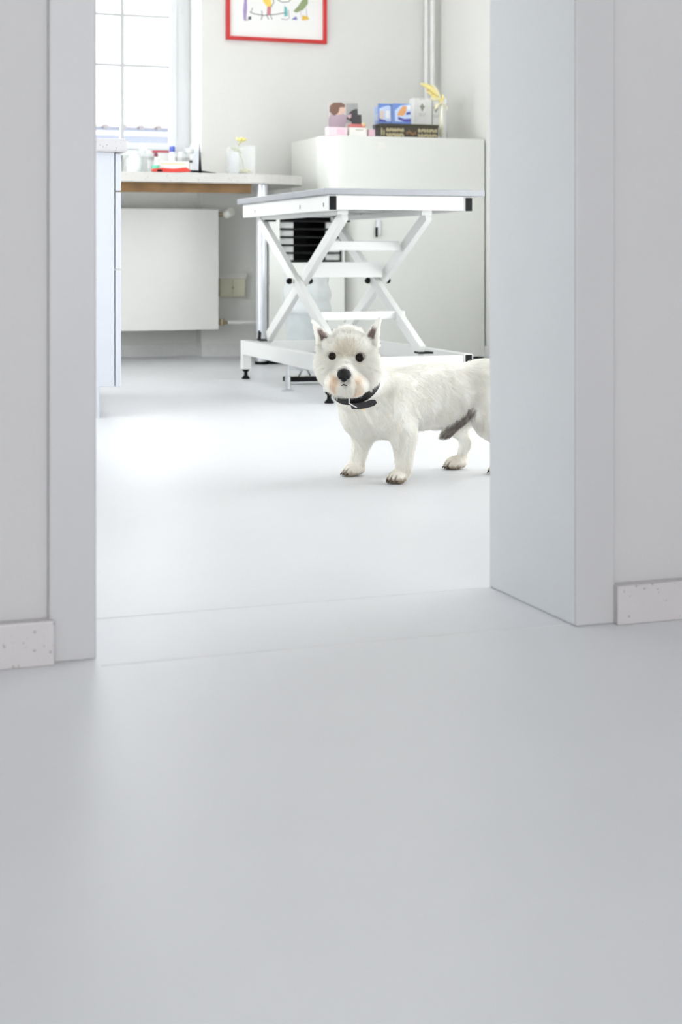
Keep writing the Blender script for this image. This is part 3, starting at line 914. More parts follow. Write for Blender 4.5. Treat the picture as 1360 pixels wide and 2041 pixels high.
# blue brochures on the box
BZ = CZ + hb
blu, lblu, wht, org, nav = C('print_blue', (0.16, 0.27, 0.62)), C('print_light_blue', (0.56, 0.66, 0.86)), C('print_white', (0.84, 0.85, 0.88)), C('print_orange', (0.72, 0.36, 0.15)), C('print_navy', (0.10, 0.10, 0.38))
card('brochure', 'pale blue brochure leftmost of the fan on the dark box', 'brochure', 747, 764, 213, 7.13, CZ + 0.02, 0.06, m=lblu, group='blue brochures on the dark box',
     prints=[([(749, 240), (749, 228), (756, 225), (756, 240)], wht)])
card('brochure', 'blue and white brochure with beige figure second in the fan', 'brochure', 755, 783, 207, 7.10, BZ, 0.06, m=blu, group='blue brochures on the dark box',
     prints=[([(757, 242), (757, 216), (774, 210), (780, 212), (780, 242)], lblu), ([(758, 236), (758, 222), (764, 218), (767, 224), (765, 238)], C('print_beige', (0.68, 0.56, 0.48))), ([(770, 236), (770, 220), (778, 220), (778, 236)], wht), ([(756, 242), (756, 236), (770, 240), (770, 243)], nav)])
card('brochure', 'blue brochure with orange figure and navy swoosh', 'brochure', 784, 820, 207, 7.08, BZ, 0.06, m=blu, group='blue brochures on the dark box',
     prints=[([(788, 242), (788, 220), (800, 210), (820, 208), (820, 243)], lblu), ([(796, 222), (804, 211), (812, 212), (810, 224), (804, 231), (792, 230)], org), ([(811, 224), (819, 222), (819, 228), (810, 229)], nav), ([(794, 232), (806, 237), (820, 236), (820, 243), (806, 243), (794, 238)], nav), ([(812, 210), (819, 209), (819, 218), (813, 219)], wht)])
# white cartons with emblem
emb = C('emblem_grey', (0.32, 0.33, 0.30))


def carton(u0, u1, v0, b, label, cx, cv):
    a0, zt_ = cab_xz(u0, v0, b)
    a1, _ = cab_xz(u1, v0, b)
    t = thing('emblem_carton', label, 'box', a0, b, CZ, group='white emblem cartons on the cabinet')
    w, h = a1 - a0, zt_ - CZ
    MB().box(0, w, 0, 0.06, 0, h).build('body', C('carton_white', (0.90, 0.90, 0.89), 0.5), t, bevel=0.002)
    a_, z_ = cab_xz(cx, cv, b)
    x, z = a_ - a0, z_ - CZ
    mb = MB()
    mb.prism([(x, z + 0.022), (x + 0.011, z), (x, z - 0.022), (x - 0.011, z)], 0, 0.001, emb, XZ)
    mb.prism([(x - 0.014, z + 0.008), (x + 0.014, z + 0.008), (x + 0.012, z), (x - 0.012, z)], 0, 0.0012, emb, XZ)
    mb.build('emblem', None, t)
    mb = MB()
    for lw, dz in ((0.02, -0.035), (0.016, -0.044), (0.015, 0.041)):
        MB().box(x - lw, x + lw, -0.0008, 0, z + dz, z + dz + 0.003).build('lettering', C('faint_ink', (0.55, 0.55, 0.55)), t)


carton(825, 861, 195, 7.20, 'white carton with a dark diamond emblem behind the decorated box', 842, 214)
carton(863, 890, 195, 7.22, 'white carton partly behind the yellow flower', 869, 217)
# tall vase with the yellow flower
fv = thing('flower_vase', 'slim clear vase with bending yellow flower at the cabinet corner', 'vase', cab_xz(884, 240, 7.10)[0], 7.10, CZ)
MB().lathe((0, 0, 0), [(0.020, 0), (0.022, 0.004), (0.022, 0.185), (0.020, 0.185), (0.019, 0.008), (0.0, 0.008)]).build('vase', M['glass'], fv, smooth=True)
ye, pe = C('lily_yellow', (0.86, 0.74, 0.30)), C('lily_pale', (0.86, 0.80, 0.56))
A0 = fv.matrix_basis


def fpt(u, v, dy=0.0):
    a_, z_ = cab_xz(u, v, 7.10 + dy)
    return (a_ - cab_xz(884, 240, 7.10)[0], dy, z_ - CZ)


MB().tube([fpt(880, 270), fpt(880, 235), fpt(881, 205), fpt(878, 198)], [0.012, 0.010, 0.007, 0.006]).build('stem', pe, fv, smooth=True)
mb = MB()
mb.tube([fpt(882, 214), fpt(878, 200), fpt(868, 186), fpt(856, 174), fpt(846, 168), fpt(839, 166)], [0.006, 0.011, 0.012, 0.010, 0.007, 0.003], pe)
mb.tube([fpt(880, 203, -0.005), fpt(872, 184, -0.008), fpt(864, 172, -0.008), fpt(858, 168, -0.006)], [0.004, 0.010, 0.009, 0.003], pe)
mb.tube([fpt(879, 204, -0.012), fpt(884, 196, -0.02), fpt(882, 188, -0.02)], [0.004, 0.008, 0.003], ye)
mb.tube([fpt(876, 198, -0.018), fpt(866, 199, -0.024), fpt(858, 196, -0.022)], [0.004, 0.008, 0.003], pe)
mb.tube([fpt(872, 190, -0.012), fpt(862, 180, -0.016), fpt(850, 170, -0.014), fpt(839, 167, -0.012)], [0.006, 0.013, 0.012, 0.004], ye)
mb.tube([fpt(878, 200, -0.01), fpt(868, 195, -0.016), fpt(858, 186, -0.014), fpt(850, 180, -0.01)], [0.004, 0.009, 0.007, 0.003], ye)
mb.tube([fpt(880, 205), fpt(886, 209), fpt(890, 215), fpt(891, 220)], [0.004, 0.010, 0.008, 0.003], pe)
mb.tube([fpt(880, 206, -0.01), fpt(872, 210, -0.014), fpt(867, 218, -0.012)], [0.004, 0.010, 0.004], pe)
mb.build('blossom', None, fv, smooth=True)
mb = MB().ball(fpt(853, 180, -0.022), 0.006, 0.003, 0.005, C('pink_speck', (0.70, 0.40, 0.30)), n=8).ball(fpt(862, 188, -0.022), 0.004, 0.003, 0.003, C('olive_speck', (0.50, 0.42, 0.15)), n=8)
mb.build('stamen', None, fv, smooth=True)

# ================================================================== THE DOG
def D(u, v, d):
    return np.array(((u - 680.0) / F * d, d, CAMH - (v - HOR) / F * d))


AX = np.array((0.89, 0.456, 0.0))          # nose-to-tail axis of the trunk
AL = np.array((0.456, -0.89, 0.0))         # towards its flank nearest the doorway
O_ = np.array((0.085, 3.55, 0.0))


def T(s, l, z):
    return O_ + AX * s + AL * l + np.array((0, 0, z))


GMIN = np.array((-0.11, 3.28, -0.012))
GH = 0.0026
GN = np.array((226, 208, 164))
gx = GMIN[0] + GH * np.arange(GN[0])
gy = GMIN[1] + GH * np.arange(GN[1])
gz = GMIN[2] + GH * np.arange(GN[2])
vol = np.full(GN, 1.0, np.float32)


def window(lo, hi):
    i0 = np.clip(np.floor((lo - GMIN) / GH).astype(int), 0, GN - 1)
    i1 = np.clip(np.ceil((hi - GMIN) / GH).astype(int) + 1, 1, GN)
    sl = tuple(slice(a, b) for a, b in zip(i0, i1))
    P = np.stack(np.meshgrid(gx[sl[0]], gy[sl[1]], gz[sl[2]], indexing='ij'), -1).astype(np.float32)
    return sl, P


def blend(sl, d, k, sub=False):
    cur = vol[sl]
    if sub:
        d = -d
        h = np.clip(0.5 - 0.5 * (cur - d) / k, 0, 1)
        vol[sl] = cur * (1 - h) + d * h + k * h * (1 - h)
    else:
        h = np.clip(0.5 + 0.5 * (d - cur) / k, 0, 1)
        vol[sl] = d * (1 - h) + cur * h - k * h * (1 - h)


BODY_R = np.stack((AX, AL, np.array((0, 0, 1.0))))      # rows = local axes


def ell(c, r, k=0.02, R=None):
    c = np.asarray(c, float)
    m = max(r) + k + 0.012
    sl, P = window(c - m, c + m)
    q = P - c.astype(np.float32)
    if R is not None:
        q = q @ np.asarray(R, np.float32).T
    r = np.asarray(r, np.float32)
    k0 = np.linalg.norm(q / r, axis=-1)
    k1 = np.linalg.norm(q / (r * r), axis=-1) + 1e-6
    blend(sl, k0 * (k0 - 1) / k1, k)


def cone(a, b, ra, rb, k=0.018, flat=None, sub=False, squash=1.0):
    a = np.asarray(a, np.float32)
    b = np.asarray(b, np.float32)
    m = max(ra, rb) + k + 0.012
    sl, P = window(np.minimum(a, b) - m, np.maximum(a, b) + m)
    q = P - a
    ab = b - a
    if flat is not None:
        f = np.asarray(flat, np.float32)
        w = (q @ f)[..., None]
        q = q + f * w * (squash - 1)
        ab = ab + f * float(ab @ f) * (squash - 1)
    t = np.clip((q @ ab) / float(ab @ ab), 0, 1)
    d = np.linalg.norm(q - t[..., None] * ab, axis=-1) - (ra + (rb - ra) * t)
    blend(sl, d, k, sub)


# trunk
ell(T(0.065, 0, 0.187), (0.125, 0.076, 0.076), 0.03, BODY_R)
ell(T(0.185, 0, 0.191), (0.13, 0.070, 0.077), 0.03, BODY_R)
ell(T(0.295, 0, 0.200), (0.075, 0.068, 0.071), 0.03, BODY_R)
ell(T(-0.035, 0, 0.170), (0.055, 0.064, 0.060), 0.03, BODY_R)
ell(T(0.005, 0, 0.140), (0.075, 0.056, 0.034), 0.03, BODY_R)
cone(T(0.35, 0, 0.235), T(0.385, 0, 0.30), 0.018, 0.008, 0.02)
# shoulders and forelegs
for l, s0 in ((1, 0.0), (-1, -0.044)):
    ell(T(0.012 + s0 * 0.4, 0.046 * l, 0.178), (0.055, 0.034, 0.06), 0.03, BODY_R)
    cone(T(0.012 + s0 * 0.5, 0.054 * l, 0.170), T(0.034 + s0 * 0.8, 0.066 * l, 0.112), 0.036, 0.026, 0.03)
    cone(T(0.034 + s0 * 0.8, 0.066 * l, 0.112), T(0.030 + s0, 0.073 * l, 0.034), 0.0235, 0.0165, 0.02)
# hind legs
for l, sh in ((1, 0.034), (-1, 0.0)):
    ell(T(0.262 + sh, 0.040 * l, 0.175), (0.062, 0.036, 0.066), 0.03, BODY_R)
    cone(T(0.255 + sh, 0.046 * l, 0.160), T(0.246 + sh, 0.054 * l, 0.120), 0.044, 0.030, 0.03)
    cone(T(0.250 + sh, 0.054 * l, 0.120), T(0.280 + sh, 0.056 * l, 0.068), 0.023, 0.0125, 0.02)
    cone(T(0.278 + sh, 0.056 * l, 0.068), T(0.271 + sh, 0.057 * l, 0.024), 0.0118, 0.0122, 0.012)
# paws with four toes each
PAWS = [(T(0.016, 0.074, 0.0), np.array((-0.62, -0.78, 0))), (T(-0.024, -0.073, 0.0), np.array((-0.88, -0.47, 0))),
        (T(0.252, -0.058, 0.0), np.array((-0.93, -0.37, 0))), (T(0.308, 0.058, 0.0), np.array((-0.9, -0.43, 0)))]
for c, f in PAWS:
    f = f / np.linalg.norm(f)
    sd = np.array((-f[1], f[0], 0))
    Rm = np.stack((f, sd, np.array((0, 0, 1.0))))
    ell(c + np.array((0, 0, 0.0155)) - f * 0.002, (0.026, 0.0205, 0.0145), 0.012, Rm)
    for j, (w, fw_) in enumerate(((-0.0145, 0.013), (-0.005, 0.019), (0.005, 0.019), (0.0145, 0.013))):
        ell(c + f * fw_ + sd * w + np.array((0, 0, 0.0095)), (0.0115, 0.0058, 0.0088), 0.004, Rm)
# sheath fold under the flank
cone(T(0.212, 0.046, 0.142), T(0.180, 0.022, 0.102), 0.010, 0.011, 0.012)
# neck
HC = D(697, 712, 3.47)
COLC = D(709, 766, 3.494)
cone(T(0.025, 0.0, 0.188), COLC + np.array((0.006, 0.012, -0.016)), 0.062, 0.050, 0.03)
cone(COLC, D(700, 725, 3.482), 0.050, 0.052, 0.02)
# head
ell(D(694, 706, 3.476), (0.0575, 0.058, 0.054), 0.02)
ell(D(660, 738, 3.458), (0.030, 0.036, 0.034), 0.025)
ell(D(728, 741, 3.460), (0.030, 0.036, 0.034), 0.025)
ell(D(690, 692, 3.432), (0.044, 0.022, 0.016), 0.015)
ell(D(688, 752, 3.418), (0.031, 0.044, 0.0235), 0.016)
ell(D(688, 735, 3.412), (0.015, 0.034, 0.014), 0.012)
ell(D(689, 771, 3.424), (0.024, 0.034, 0.012), 0.012)
ell(D(666, 763, 3.406), (0.0205, 0.030, 0.019), 0.010)
ell(D(709, 766, 3.406), (0.0215, 0.030, 0.020), 0.010)
ell(D(692, 667, 3.462), (0.013, 0.012, 0.008), 0.006)
# ears
EARS = [(D(646, 681, 3.466), D(622.5, 638, 3.460), np.array((0.42, -0.9, 0.12))), (D(740, 679, 3.466), D(758, 631, 3.460), np.array((-0.35, -0.93, 0.1)))]
for b_, t_, fn in EARS:
    fn = fn / np.linalg.norm(fn)
    cone(b_, t_, 0.0205, 0.0022, 0.008, fn, False, 2.8)
    e_ = t_ - b_
    cone(b_ + e_ * 0.12 + fn * 0.0075, b_ + e_ * 0.72 + fn * 0.0065, 0.0115, 0.002, 0.003, fn, True, 1.4)
# eye sockets
EYES = [(D(662.5, 710, 3.4085), 0.0088), (D(717.5, 713, 3.4075), 0.0100)]
for c, r in EYES:
    cone(c + np.array((0, 0.002, 0)), c + np.array((0, -0.03, 0)), r * 0.98, r * 1.3, 0.004, sub=True)


# ---- surface nets: one continuous skin
def surface_nets(v):
    s = v < 0
    n = np.array(v.shape)
    cnt = np.zeros(n - 1, np.float32)
    acc = np.zeros((*(n - 1), 3), np.float32)
    corners = [(i, j, k) for i in (0, 1) for j in (0, 1) for k in (0, 1)]

    def cs(c):
        return v[c[0]:c[0] + n[0] - 1, c[1]:c[1] + n[1] - 1, c[2]:c[2] + n[2] - 1]
    for a in range(8):
        for b in range(a + 1, 8):
            ca, cb = corners[a], corners[b]
            if sum(abs(x - y) for x, y in zip(ca, cb)) != 1:
                continue
            va, vb = cs(ca), cs(cb)
            x = (va < 0) != (vb < 0)
            t = np.where(x, va / np.where(x, va - vb, 1), 0)
            cnt += x
            for ax in range(3):
                acc[..., ax] += np.where(x, ca[ax] + t * (cb[ax] - ca[ax]), 0)
    act = cnt > 0
    idx = np.full(act.shape, -1, np.int64)
    idx[act] = np.arange(act.sum())
    cells = np.argwhere(act)
    verts = (acc[act] / cnt[act][:, None] + cells) * GH + GMIN
    quads = []
    for ax in range(3):
        o = [0, 0, 0]
        o[ax] = 1
        A = s[:n[0] - o[0], :n[1] - o[1], :n[2] - o[2]]
        B = s[o[0]:, o[1]:, o[2]:]
        e = np.argwhere(A != B)
        u, w = [i for i in range(3) if i != ax]
        ok = (e[:, u] > 0) & (e[:, w] > 0)
        e = e[ok]
        flip = A[tuple(e.T)]
        du = np.eye(3, dtype=int)[u]
        dw = np.eye(3, dtype=int)[w]
        q = np.stack([idx[tuple((e - du - dw).T)], idx[tuple((e - dw).T)], idx[tuple(e.T)], idx[tuple((e - du).T)]], 1)
        if ax == 1:
            flip = ~flip
        q[~flip] = q[~flip][:, ::-1]
        quads.append(q)
    return verts, np.concatenate(quads)


dv, dq = surface_nets(vol)
dv[:, 2] = np.maximum(dv[:, 2], 0.0005)


# ---- coat: direction, length and colour over the skin
def sstep(a, b, x):
    t = np.clip((x - a) / (b - a), 0, 1)
    return t * t * (3 - 2 * t)


def nrm(x):
    return x / (np.linalg.norm(x, axis=-1, keepdims=True) + 1e-9)


def segd(p, a, b):
    ab = b - a
    t = np.clip(((p - a) @ ab) / (ab @ ab), 0, 1)
    return np.linalg.norm(p - a - t[:, None] * ab, axis=1)


NOSE = D(686, 748.5, 3.371)
BRIDGE = D(689, 722, 3.385)


def vnoise(p, sc, seed):
    rs = np.random.RandomState(seed)
    tot = np.zeros(len(p))
    for i in range(5):
        k = rs.normal(size=3) * sc
        tot += np.sin(p @ k + rs.uniform(0, 6.28))
    return tot / 5 * 1.4


def head_w(p):
    q = (p - HC) / np.array((0.082, 0.085, 0.085))
    return 1 - sstep(0.85, 1.15, np.linalg.norm(q, axis=1))


def ear_w(p):
    w = np.zeros(len(p))
    inn = np.zeros(len(p))
    axd = np.zeros((len(p), 3))
    for b_, t_, fn in EARS:
        fn = fn / np.linalg.norm(fn)
        e_ = t_ - b_
        t = ((p - b_) @ e_) / (e_ @ e_)
        perp = np.linalg.norm((p - b_) - np.outer(np.clip(t, 0, 1), e_), axis=1)
        m = (t > -0.45) & (t < 1.2) & (perp < 0.028) & (p[:, 2] > b_[2] - 0.024)
        w = np.maximum(w, np.where(m, sstep(-0.45, 0.1, t), 0))
        axd[m] = e_ / np.linalg.norm(e_)
        cen = b_ + np.outer(np.clip(t, 0, 1), e_) + fn * 0.003 + np.array((math.copysign(0.003, fn[0]), 0, 0))
        rr = np.linalg.norm(p - cen, axis=1) / (0.0125 * (1 - 0.75 * np.clip(t, 0, 1)) + 0.001)
        i2 = (1 - sstep(0.45, 1.0, rr)) * (1 - sstep(0.42, 0.62, t)) * (t > 0.02) * (((p - cen) @ fn) > -0.006)
        inn = np.maximum(inn, i2 * (perp < 0.02))
    return w, inn, axd


SH_A, SH_B = T(0.222, 0.060, 0.150), T(0.176, 0.030, 0.093)


def coat_colour(p):
    n = len(p)
    c = np.tile(np.array((0.97, 0.954, 0.913)), (n, 1))
    c *= (1 + 0.03 * vnoise(p, 120, 3))[:, None]

    def mix(col, w):
        nonlocal c
        c = c * (1 - w[:, None]) + np.array(col) * w[:, None]
    # faint cream on the brow and muzzle
    mix((0.78, 0.70, 0.56), 0.35 * (1 - sstep(0.01, 0.03, np.linalg.norm((p - D(690, 700, 3.41)) / np.array((1.3, 1, 0.7)), axis=1))))
    for u, v, r, a in ((664, 764, 0.014, 0.55), (717, 774, 0.014, 0.55), (712, 757, 0.014, 0.3), (666, 753, 0.010, 0.4), (664, 778, 0.010, 0.35), (708, 780, 0.010, 0.3)):
        mix((0.70, 0.44, 0.20), a * np.clip(1 + 0.6 * vnoise(p, 420, 6), 0.3, 1.5) * (1 - sstep(0.1 * r, r, np.linalg.norm((p - D(u, v, 3.39)) * np.array((1, 0.35, 0.8)), axis=1))))
    # grey-brown round eyes and mouth
    for (ec, r) in EYES:
        mix((0.32, 0.25, 0.20), 0.7 * (1 - sstep(r * 0.9, r * 1.55, np.linalg.norm((p - ec) * np.array((1, 0.4, 1)), axis=1))))
    mix((0.16, 0.14, 0.13), 0.5 * (1 - sstep(0.002, 0.005, np.linalg.norm((p - D(686, 765, 3.375)) * np.array((0.5, 0.15, 1)), axis=1))))
    mix((0.30, 0.28, 0.27), 0.55 * (1 - sstep(0.012, 0.019, np.linalg.norm((p - D(686, 744, 3.378)) * np.array((1, 0.5, 1)), axis=1))))
    _, inn, _ = ear_w(p)
    mix((0.22, 0.145, 0.13), inn * 0.92)
    # dark sheath hair
    ds = segd(p, SH_A, SH_B)
    mix((0.19, 0.145, 0.13), np.clip(0.80 + 0.3 * vnoise(p, 500, 9), 0, 0.96) * (1 - sstep(0.010, 0.0185, ds + 0.004 * vnoise(p, 260, 8))))
    mix((0.62, 0.56, 0.52), 0.5 * (1 - sstep(0.0015, 0.004, segd(p, SH_A + np.array((0.004, 0, 0.008)), SH_B + np.array((0.006, 0, 0.012))))))
    # stained paws, with crease shade painted between the toes
    for pc, f in PAWS:
        f = f / np.linalg.norm(f)
        q = p - pc
        near = np.linalg.norm(q[:, :2], axis=1) < 0.042
        low = 1 - sstep(0.006, 0.019, p[:, 2] + 0.004 * vnoise(p, 300, 4))
        front = sstep(-0.012, 0.012, q @ f)
        mix((0.20, 0.135, 0.085), near * low * (0.4 + 0.6 * front))
        sdv = q @ np.array((-f[1], f[0], 0))
        cr = np.exp(-((np.abs(np.abs(sdv) - 0.0098)) / 0.0017) ** 2) + np.exp(-(sdv / 0.0017) ** 2)
        mix((0.07, 0.04, 0.025), np.clip(0.85 * cr, 0, 0.85) * near * sstep(0.008, 0.018, q @ f) * (1 - sstep(0.016, 0.024, p[:, 2])))
        mix((0.62, 0.54, 0.42), 0.3 * near * (1 - sstep(0.02, 0.05, p[:, 2])))
    return np.clip(c, 0.01, 0.975)


def coat(p, n):
    N = len(p)
    down = np.array((0, 0, -1.0))
    L = np.full(N, 0.0120)
    flow = np.tile(nrm(AX * 0.9 + down * 0.55), (N, 1))
    lift = np.full(N, 0.20)
    side = sstep(0.2, 0.9, np.abs(n @ AL))
    flow = nrm(flow + down * side[:, None] * 0.35)
    # chest and neck
    wch = 1 - sstep(-0.01, 0.05, (p - O_) @ AX)
    flow = nrm(flow * (1 - wch[:, None]) + nrm(down * 1.0 + AX * 0.25)[None] * wch[:, None])
    # legs
    leg = 1 - sstep(0.085, 0.12, p[:, 2])
    flow = nrm(flow * (1 - leg[:, None]) + nrm(down + AX * 0.15)[None] * leg[:, None])
    back = sstep(0.1, 0.8, n @ AX + 0.35 * (n @ AL))
    hind = sstep(0.14, 0.2, (p - O_) @ AX)
    L = L * (1 - leg) + (0.0095 + 0.007 * back * (1 - 0.8 * hind)) * leg
    lift = lift + 0.16 * leg * back
    paw = 1 - sstep(0.02, 0.04, p[:, 2])
    L = L * (1 - paw) + 0.0045 * paw
    # collar flattens the coat
    colz = np.abs((p - COLC) @ COLN)
    nearcol = (1 - sstep(0.010, 0.022, colz)) * (np.linalg.norm(p - COLC, axis=1) < 0.085)
    # head
    hw = head_w(p)
    rad = p - BRIDGE
    rad = rad * np.array((1, 0.55, 1))
    hf = nrm(nrm(rad) * 1.0 + np.array((0, 0.25, 0)))
    low = sstep(0.0, -0.05, p[:, 2] - HC[2])
    low = 1 - sstep(-0.05, 0.0, p[:, 2] - HC[2])
    hf = nrm(hf + down * (0.35 * low)[:, None])
    de = np.min([np.linalg.norm((p - ec) * np.array((1, 0.7, 1)), axis=1) - r for ec, r in EYES], axis=0)
    dn = np.linalg.norm((p - NOSE) * np.array((1, 0.5, 1)), axis=1) - 0.0145
    Lh = 0.0175 + 0.003 * low
    Lh = Lh * (0.14 + 0.86 * sstep(0.000, 0.024, de)) * (0.12 + 0.88 * sstep(0.0, 0.030, dn))
    bridge = 1 - sstep(0.010, 0.022, np.linalg.norm((p - D(688, 725, 3.39)) * np.array((1, 0.35, 0.7)), axis=1))
    Lh = Lh * (1 - 0.6 * bridge)
    flow = nrm(flow * (1 - hw[:, None]) + hf * hw[:, None])
    L = L * (1 - hw) + Lh * hw
    lift = lift * (1 - hw) + (0.52 - 0.30 * bridge) * hw
    mz = (1 - sstep(0.030, 0.050, np.linalg.norm((p - D(688, 760, 3.40)) * np.array((0.8, 0.8, 1)), axis=1))) * hw
    lift = lift - 0.26 * mz
    flow = nrm(flow + down * (0.7 * mz)[:, None])
    L = np.where(nearcol > 0, L * (1 - 0.75 * nearcol * (1 - 0.9 * hw * low)), L)
    # ears
    ew, inn, axd = ear_w(p)
    flow = nrm(flow * (1 - ew[:, None]) + axd * ew[:, None])
    L = L * (1 - ew) + 0.0055 * ew
    lift = lift * (1 - ew) + 0.25 * ew
    L = L * (1 - 0.72 * inn)
    # sheath tuft
    ds = segd(p, SH_A, SH_B)
    sh = 1 - sstep(0.014, 0.022, ds)
    sdir = nrm(SH_B - SH_A)
    flow = nrm(flow * (1 - sh[:, None]) + sdir[None] * sh[:, None])
    L = L * (1 - sh) + 0.014 * sh
    return flow, L, lift


# ---- collar frame (needed by the coat)
COLN = np.array((-0.34, -0.52, 0.80))
COLN = COLN / np.linalg.norm(COLN)

dog_me = bpy.data.meshes.new('dog')
dog_me.from_pydata(dv.tolist(), [], dq.tolist())
dog_me.update()
dog_me.polygons.foreach_set('use_smooth', [True] * len(dog_me.polygons))
vc = coat_colour(dv)
at = dog_me.color_attributes.new('coat_tint', 'FLOAT_COLOR', 'POINT')
at.data.foreach_set('color', np.concatenate((vc, np.ones((len(vc), 1))), 1).astype(np.float32).ravel())


def tint_mat(name, attr, rough):
    m = bpy.data.materials.new(name)
    m.use_nodes = True
    nt = m.node_tree
    p = nt.nodes['Principled BSDF']
    p.inputs['Roughness'].default_value = rough
    p.inputs['Specular IOR Level'].default_value = 0.25
    a = nt.nodes.new('ShaderNodeAttribute')
    a.attribute_name = attr
    nt.links.new(a.outputs['Color'], p.inputs['Base Color'])
    if attr == 'strand_tint':
        tl = nt.nodes.new('ShaderNodeBsdfTranslucent')
        mx = nt.nodes.new('ShaderNodeMixShader')
        mx.inputs[0].default_value = 0.45
        nt.links.new(a.outputs['Color'], tl.inputs[0])
        nt.links.new(p.outputs[0], mx.inputs[1])
        nt.links.new(tl.outputs[0], mx.inputs[2])
        nt.links.new(mx.outputs[0], nt.nodes['Material Output'].inputs[0])
    return m


dog_me.materials.append(tint_mat('dog_skin', 'coat_tint', 0.8))
ROOT = Vector(T(0.13, 0, 0))
dog_me.transform(Matrix.Translation(-ROOT))
dog = bpy.data.objects.new('dog', dog_me)
dog.location = ROOT
COL.objects.link(dog)
tag(dog, 'small white terrier standing on the floor with head turned to face the viewer', 'dog')


def dpart(name, mb, m, parent=dog, smooth=True):
    """mesh given in world coordinates, stored relative to the dog"""
    bmesh.ops.translate(mb.bm, verts=mb.bm.verts, vec=-ROOT)
    return mb.build(name, m, parent, smooth)


# ---- fur strands
dog_me.calc_loop_triangles()
nt_ = len(dog_me.loop_triangles)
tri = np.empty(nt_ * 3, np.int32)
dog_me.loop_triangles.foreach_get('vertices', tri)
tri = tri.reshape(-1, 3)
vn = np.empty(len(dv) * 3, np.float32)
dog_me.vertices.foreach_get('normal', vn)
vn = vn.reshape(-1, 3).astype(float)
p0, p1, p2 = dv[tri[:, 0]], dv[tri[:, 1]], dv[tri[:, 2]]
area_ = 0.5 * np.linalg.norm(np.cross(p1 - p0, p2 - p0), axis=1)
cen_ = (p0 + p1 + p2) / 3
wgt = area_ * (1 + 1.4 * head_w(cen_)) * np.where(cen_[:, 2] < 0.004, 0.05, 1)
NS = 210000
rng = np.random.RandomState(11)
pick = rng.choice(len(tri), NS, p=wgt / wgt.sum())
r1 = np.sqrt(rng.rand(NS, 1))
r2 = rng.rand(NS, 1)
w0, w1, w2 = 1 - r1, r1 * (1 - r2), r1 * r2
rp = p0[pick] * w0 + p1[pick] * w1 + p2[pick] * w2
rn = nrm(vn[tri[pick, 0]] * w0 + vn[tri[pick, 1]] * w1 + vn[tri[pick, 2]] * w2)
flow, Ln, lift = coat(rp, rn)
tang = flow - rn * np.sum(flow * rn, axis=1, keepdims=True)
wob = np.stack([vnoise(rp, 55, s) for s in (21, 22, 23)], 1) * 0.28 + rng.normal(size=(NS, 3)) * 0.16
dir0 = nrm(tang + rn * (lift * (1.0 + 0.3 * vnoise(rp, 70, 31)))[:, None] + wob)
dir1 = nrm(tang * 0.9 + flow * 0.4 + rn * (lift * 0.35)[:, None] + wob * 1.2 + np.array((0, 0, -0.18)))
Ln = Ln * rng.uniform(0.65, 1.2, NS) * (1 + 0.15 * vnoise(rp, 90, 41))
NP = 5
ts = np.linspace(0, 1, NP)
pts = np.stack([rp + Ln[:, None] * (dir0 * (t - 0.5 * t * t) * 1.15 + dir1 * 0.5 * t * t * 1.15) for t in ts], 1)
# locks: tips drawn towards the nearest guide strand
NG = 5200
gi = rng.choice(NS, NG, replace=False)
kd = KDTree(NG)
for i, g in enumerate(gi):
    kd.insert(rp[g], i)
kd.balance()
gid = np.array([gi[kd.find(x)[1]] for x in rp])
cl = (0.50 * (1 - 0.25 * rng.rand(NS)))[:, None, None] * (ts ** 1.5)[None, :, None]
gp = pts[gid]
scale_ = (Ln / np.maximum(Ln[gid], 1e-4))
tgt = rp[gid][:, None] + (gp - rp[gid][:, None]) * np.clip(scale_, 0.6, 1.4)[:, None, None]
dist = np.linalg.norm(rp - rp[gid], axis=1)
cl = cl * (dist < 0.012)[:, None, None]
pts = pts * (1 - cl) + tgt * cl
pts[:, :, 2] = np.maximum(pts[:, :, 2], 0.001)
hc = bpy.data.hair_curves.new('fur')
hc.add_curves([NP] * NS)
hc.attributes['position'].data.foreach_set('vector', (pts - np.array(ROOT)).astype(np.float32).ravel())
ra = hc.attributes.get('radius') or hc.attributes.new('radius', 'FLOAT', 'POINT')
rad_ = np.tile(np.array((0.00028, 0.00027, 0.00024, 0.00018, 0.00007)), (NS, 1))
ra.data.foreach_set('value', rad_.astype(np.float32).ravel())
hcol = coat_colour(rp) * rng.uniform(0.93, 1.05, (NS, 1))
ca = hc.attributes.new('strand_tint', 'FLOAT_COLOR', 'CURVE')
ca.data.foreach_set('color', np.concatenate((np.clip(hcol, 0, 0.98), np.ones((NS, 1))), 1).astype(np.float32).ravel())
hc.materials.append(tint_mat('dog_fur', 'strand_tint', 0.55))
fur = bpy.data.objects.new('fur', hc)
COL.objects.link(fur)
fur.parent = dog

# ---- eyes, nose, mouth, claws
em = mat('dog_eye', (0.010, 0.005, 0.004), 0.25, spec=0.14)
for c, r in EYES:
    e = dpart('eye', MB().ball(c, r, r, r, n=28), em)
    dpart('pupil', MB().ball(c + np.array((-0.0004, -r * 0.62, 0.0)), r * 0.5, r * 0.40, r * 0.5, n=20), mat('dog_pupil', (0.003, 0.003, 0.003), 0.2, spec=0.2), e)
for o in bpy.data.objects:
    if o.name.startswith('pupil'):
        o.matrix_parent_inverse = Matrix()
nm = mat('dog_nose', (0.006, 0.006, 0.007), 0.5, spec=0.3, noise=0.3, nscale=300, bump=0.35, bscale=900)
mb = MB()
mb.ball(NOSE + np.array((0, 0.004, 0.0022)), 0.0158, 0.013, 0.0128, n=28)
mb.ball(NOSE + np.array((-0.0075, 0.001, -0.002)), 0.0062, 0.008, 0.0066, n=20)
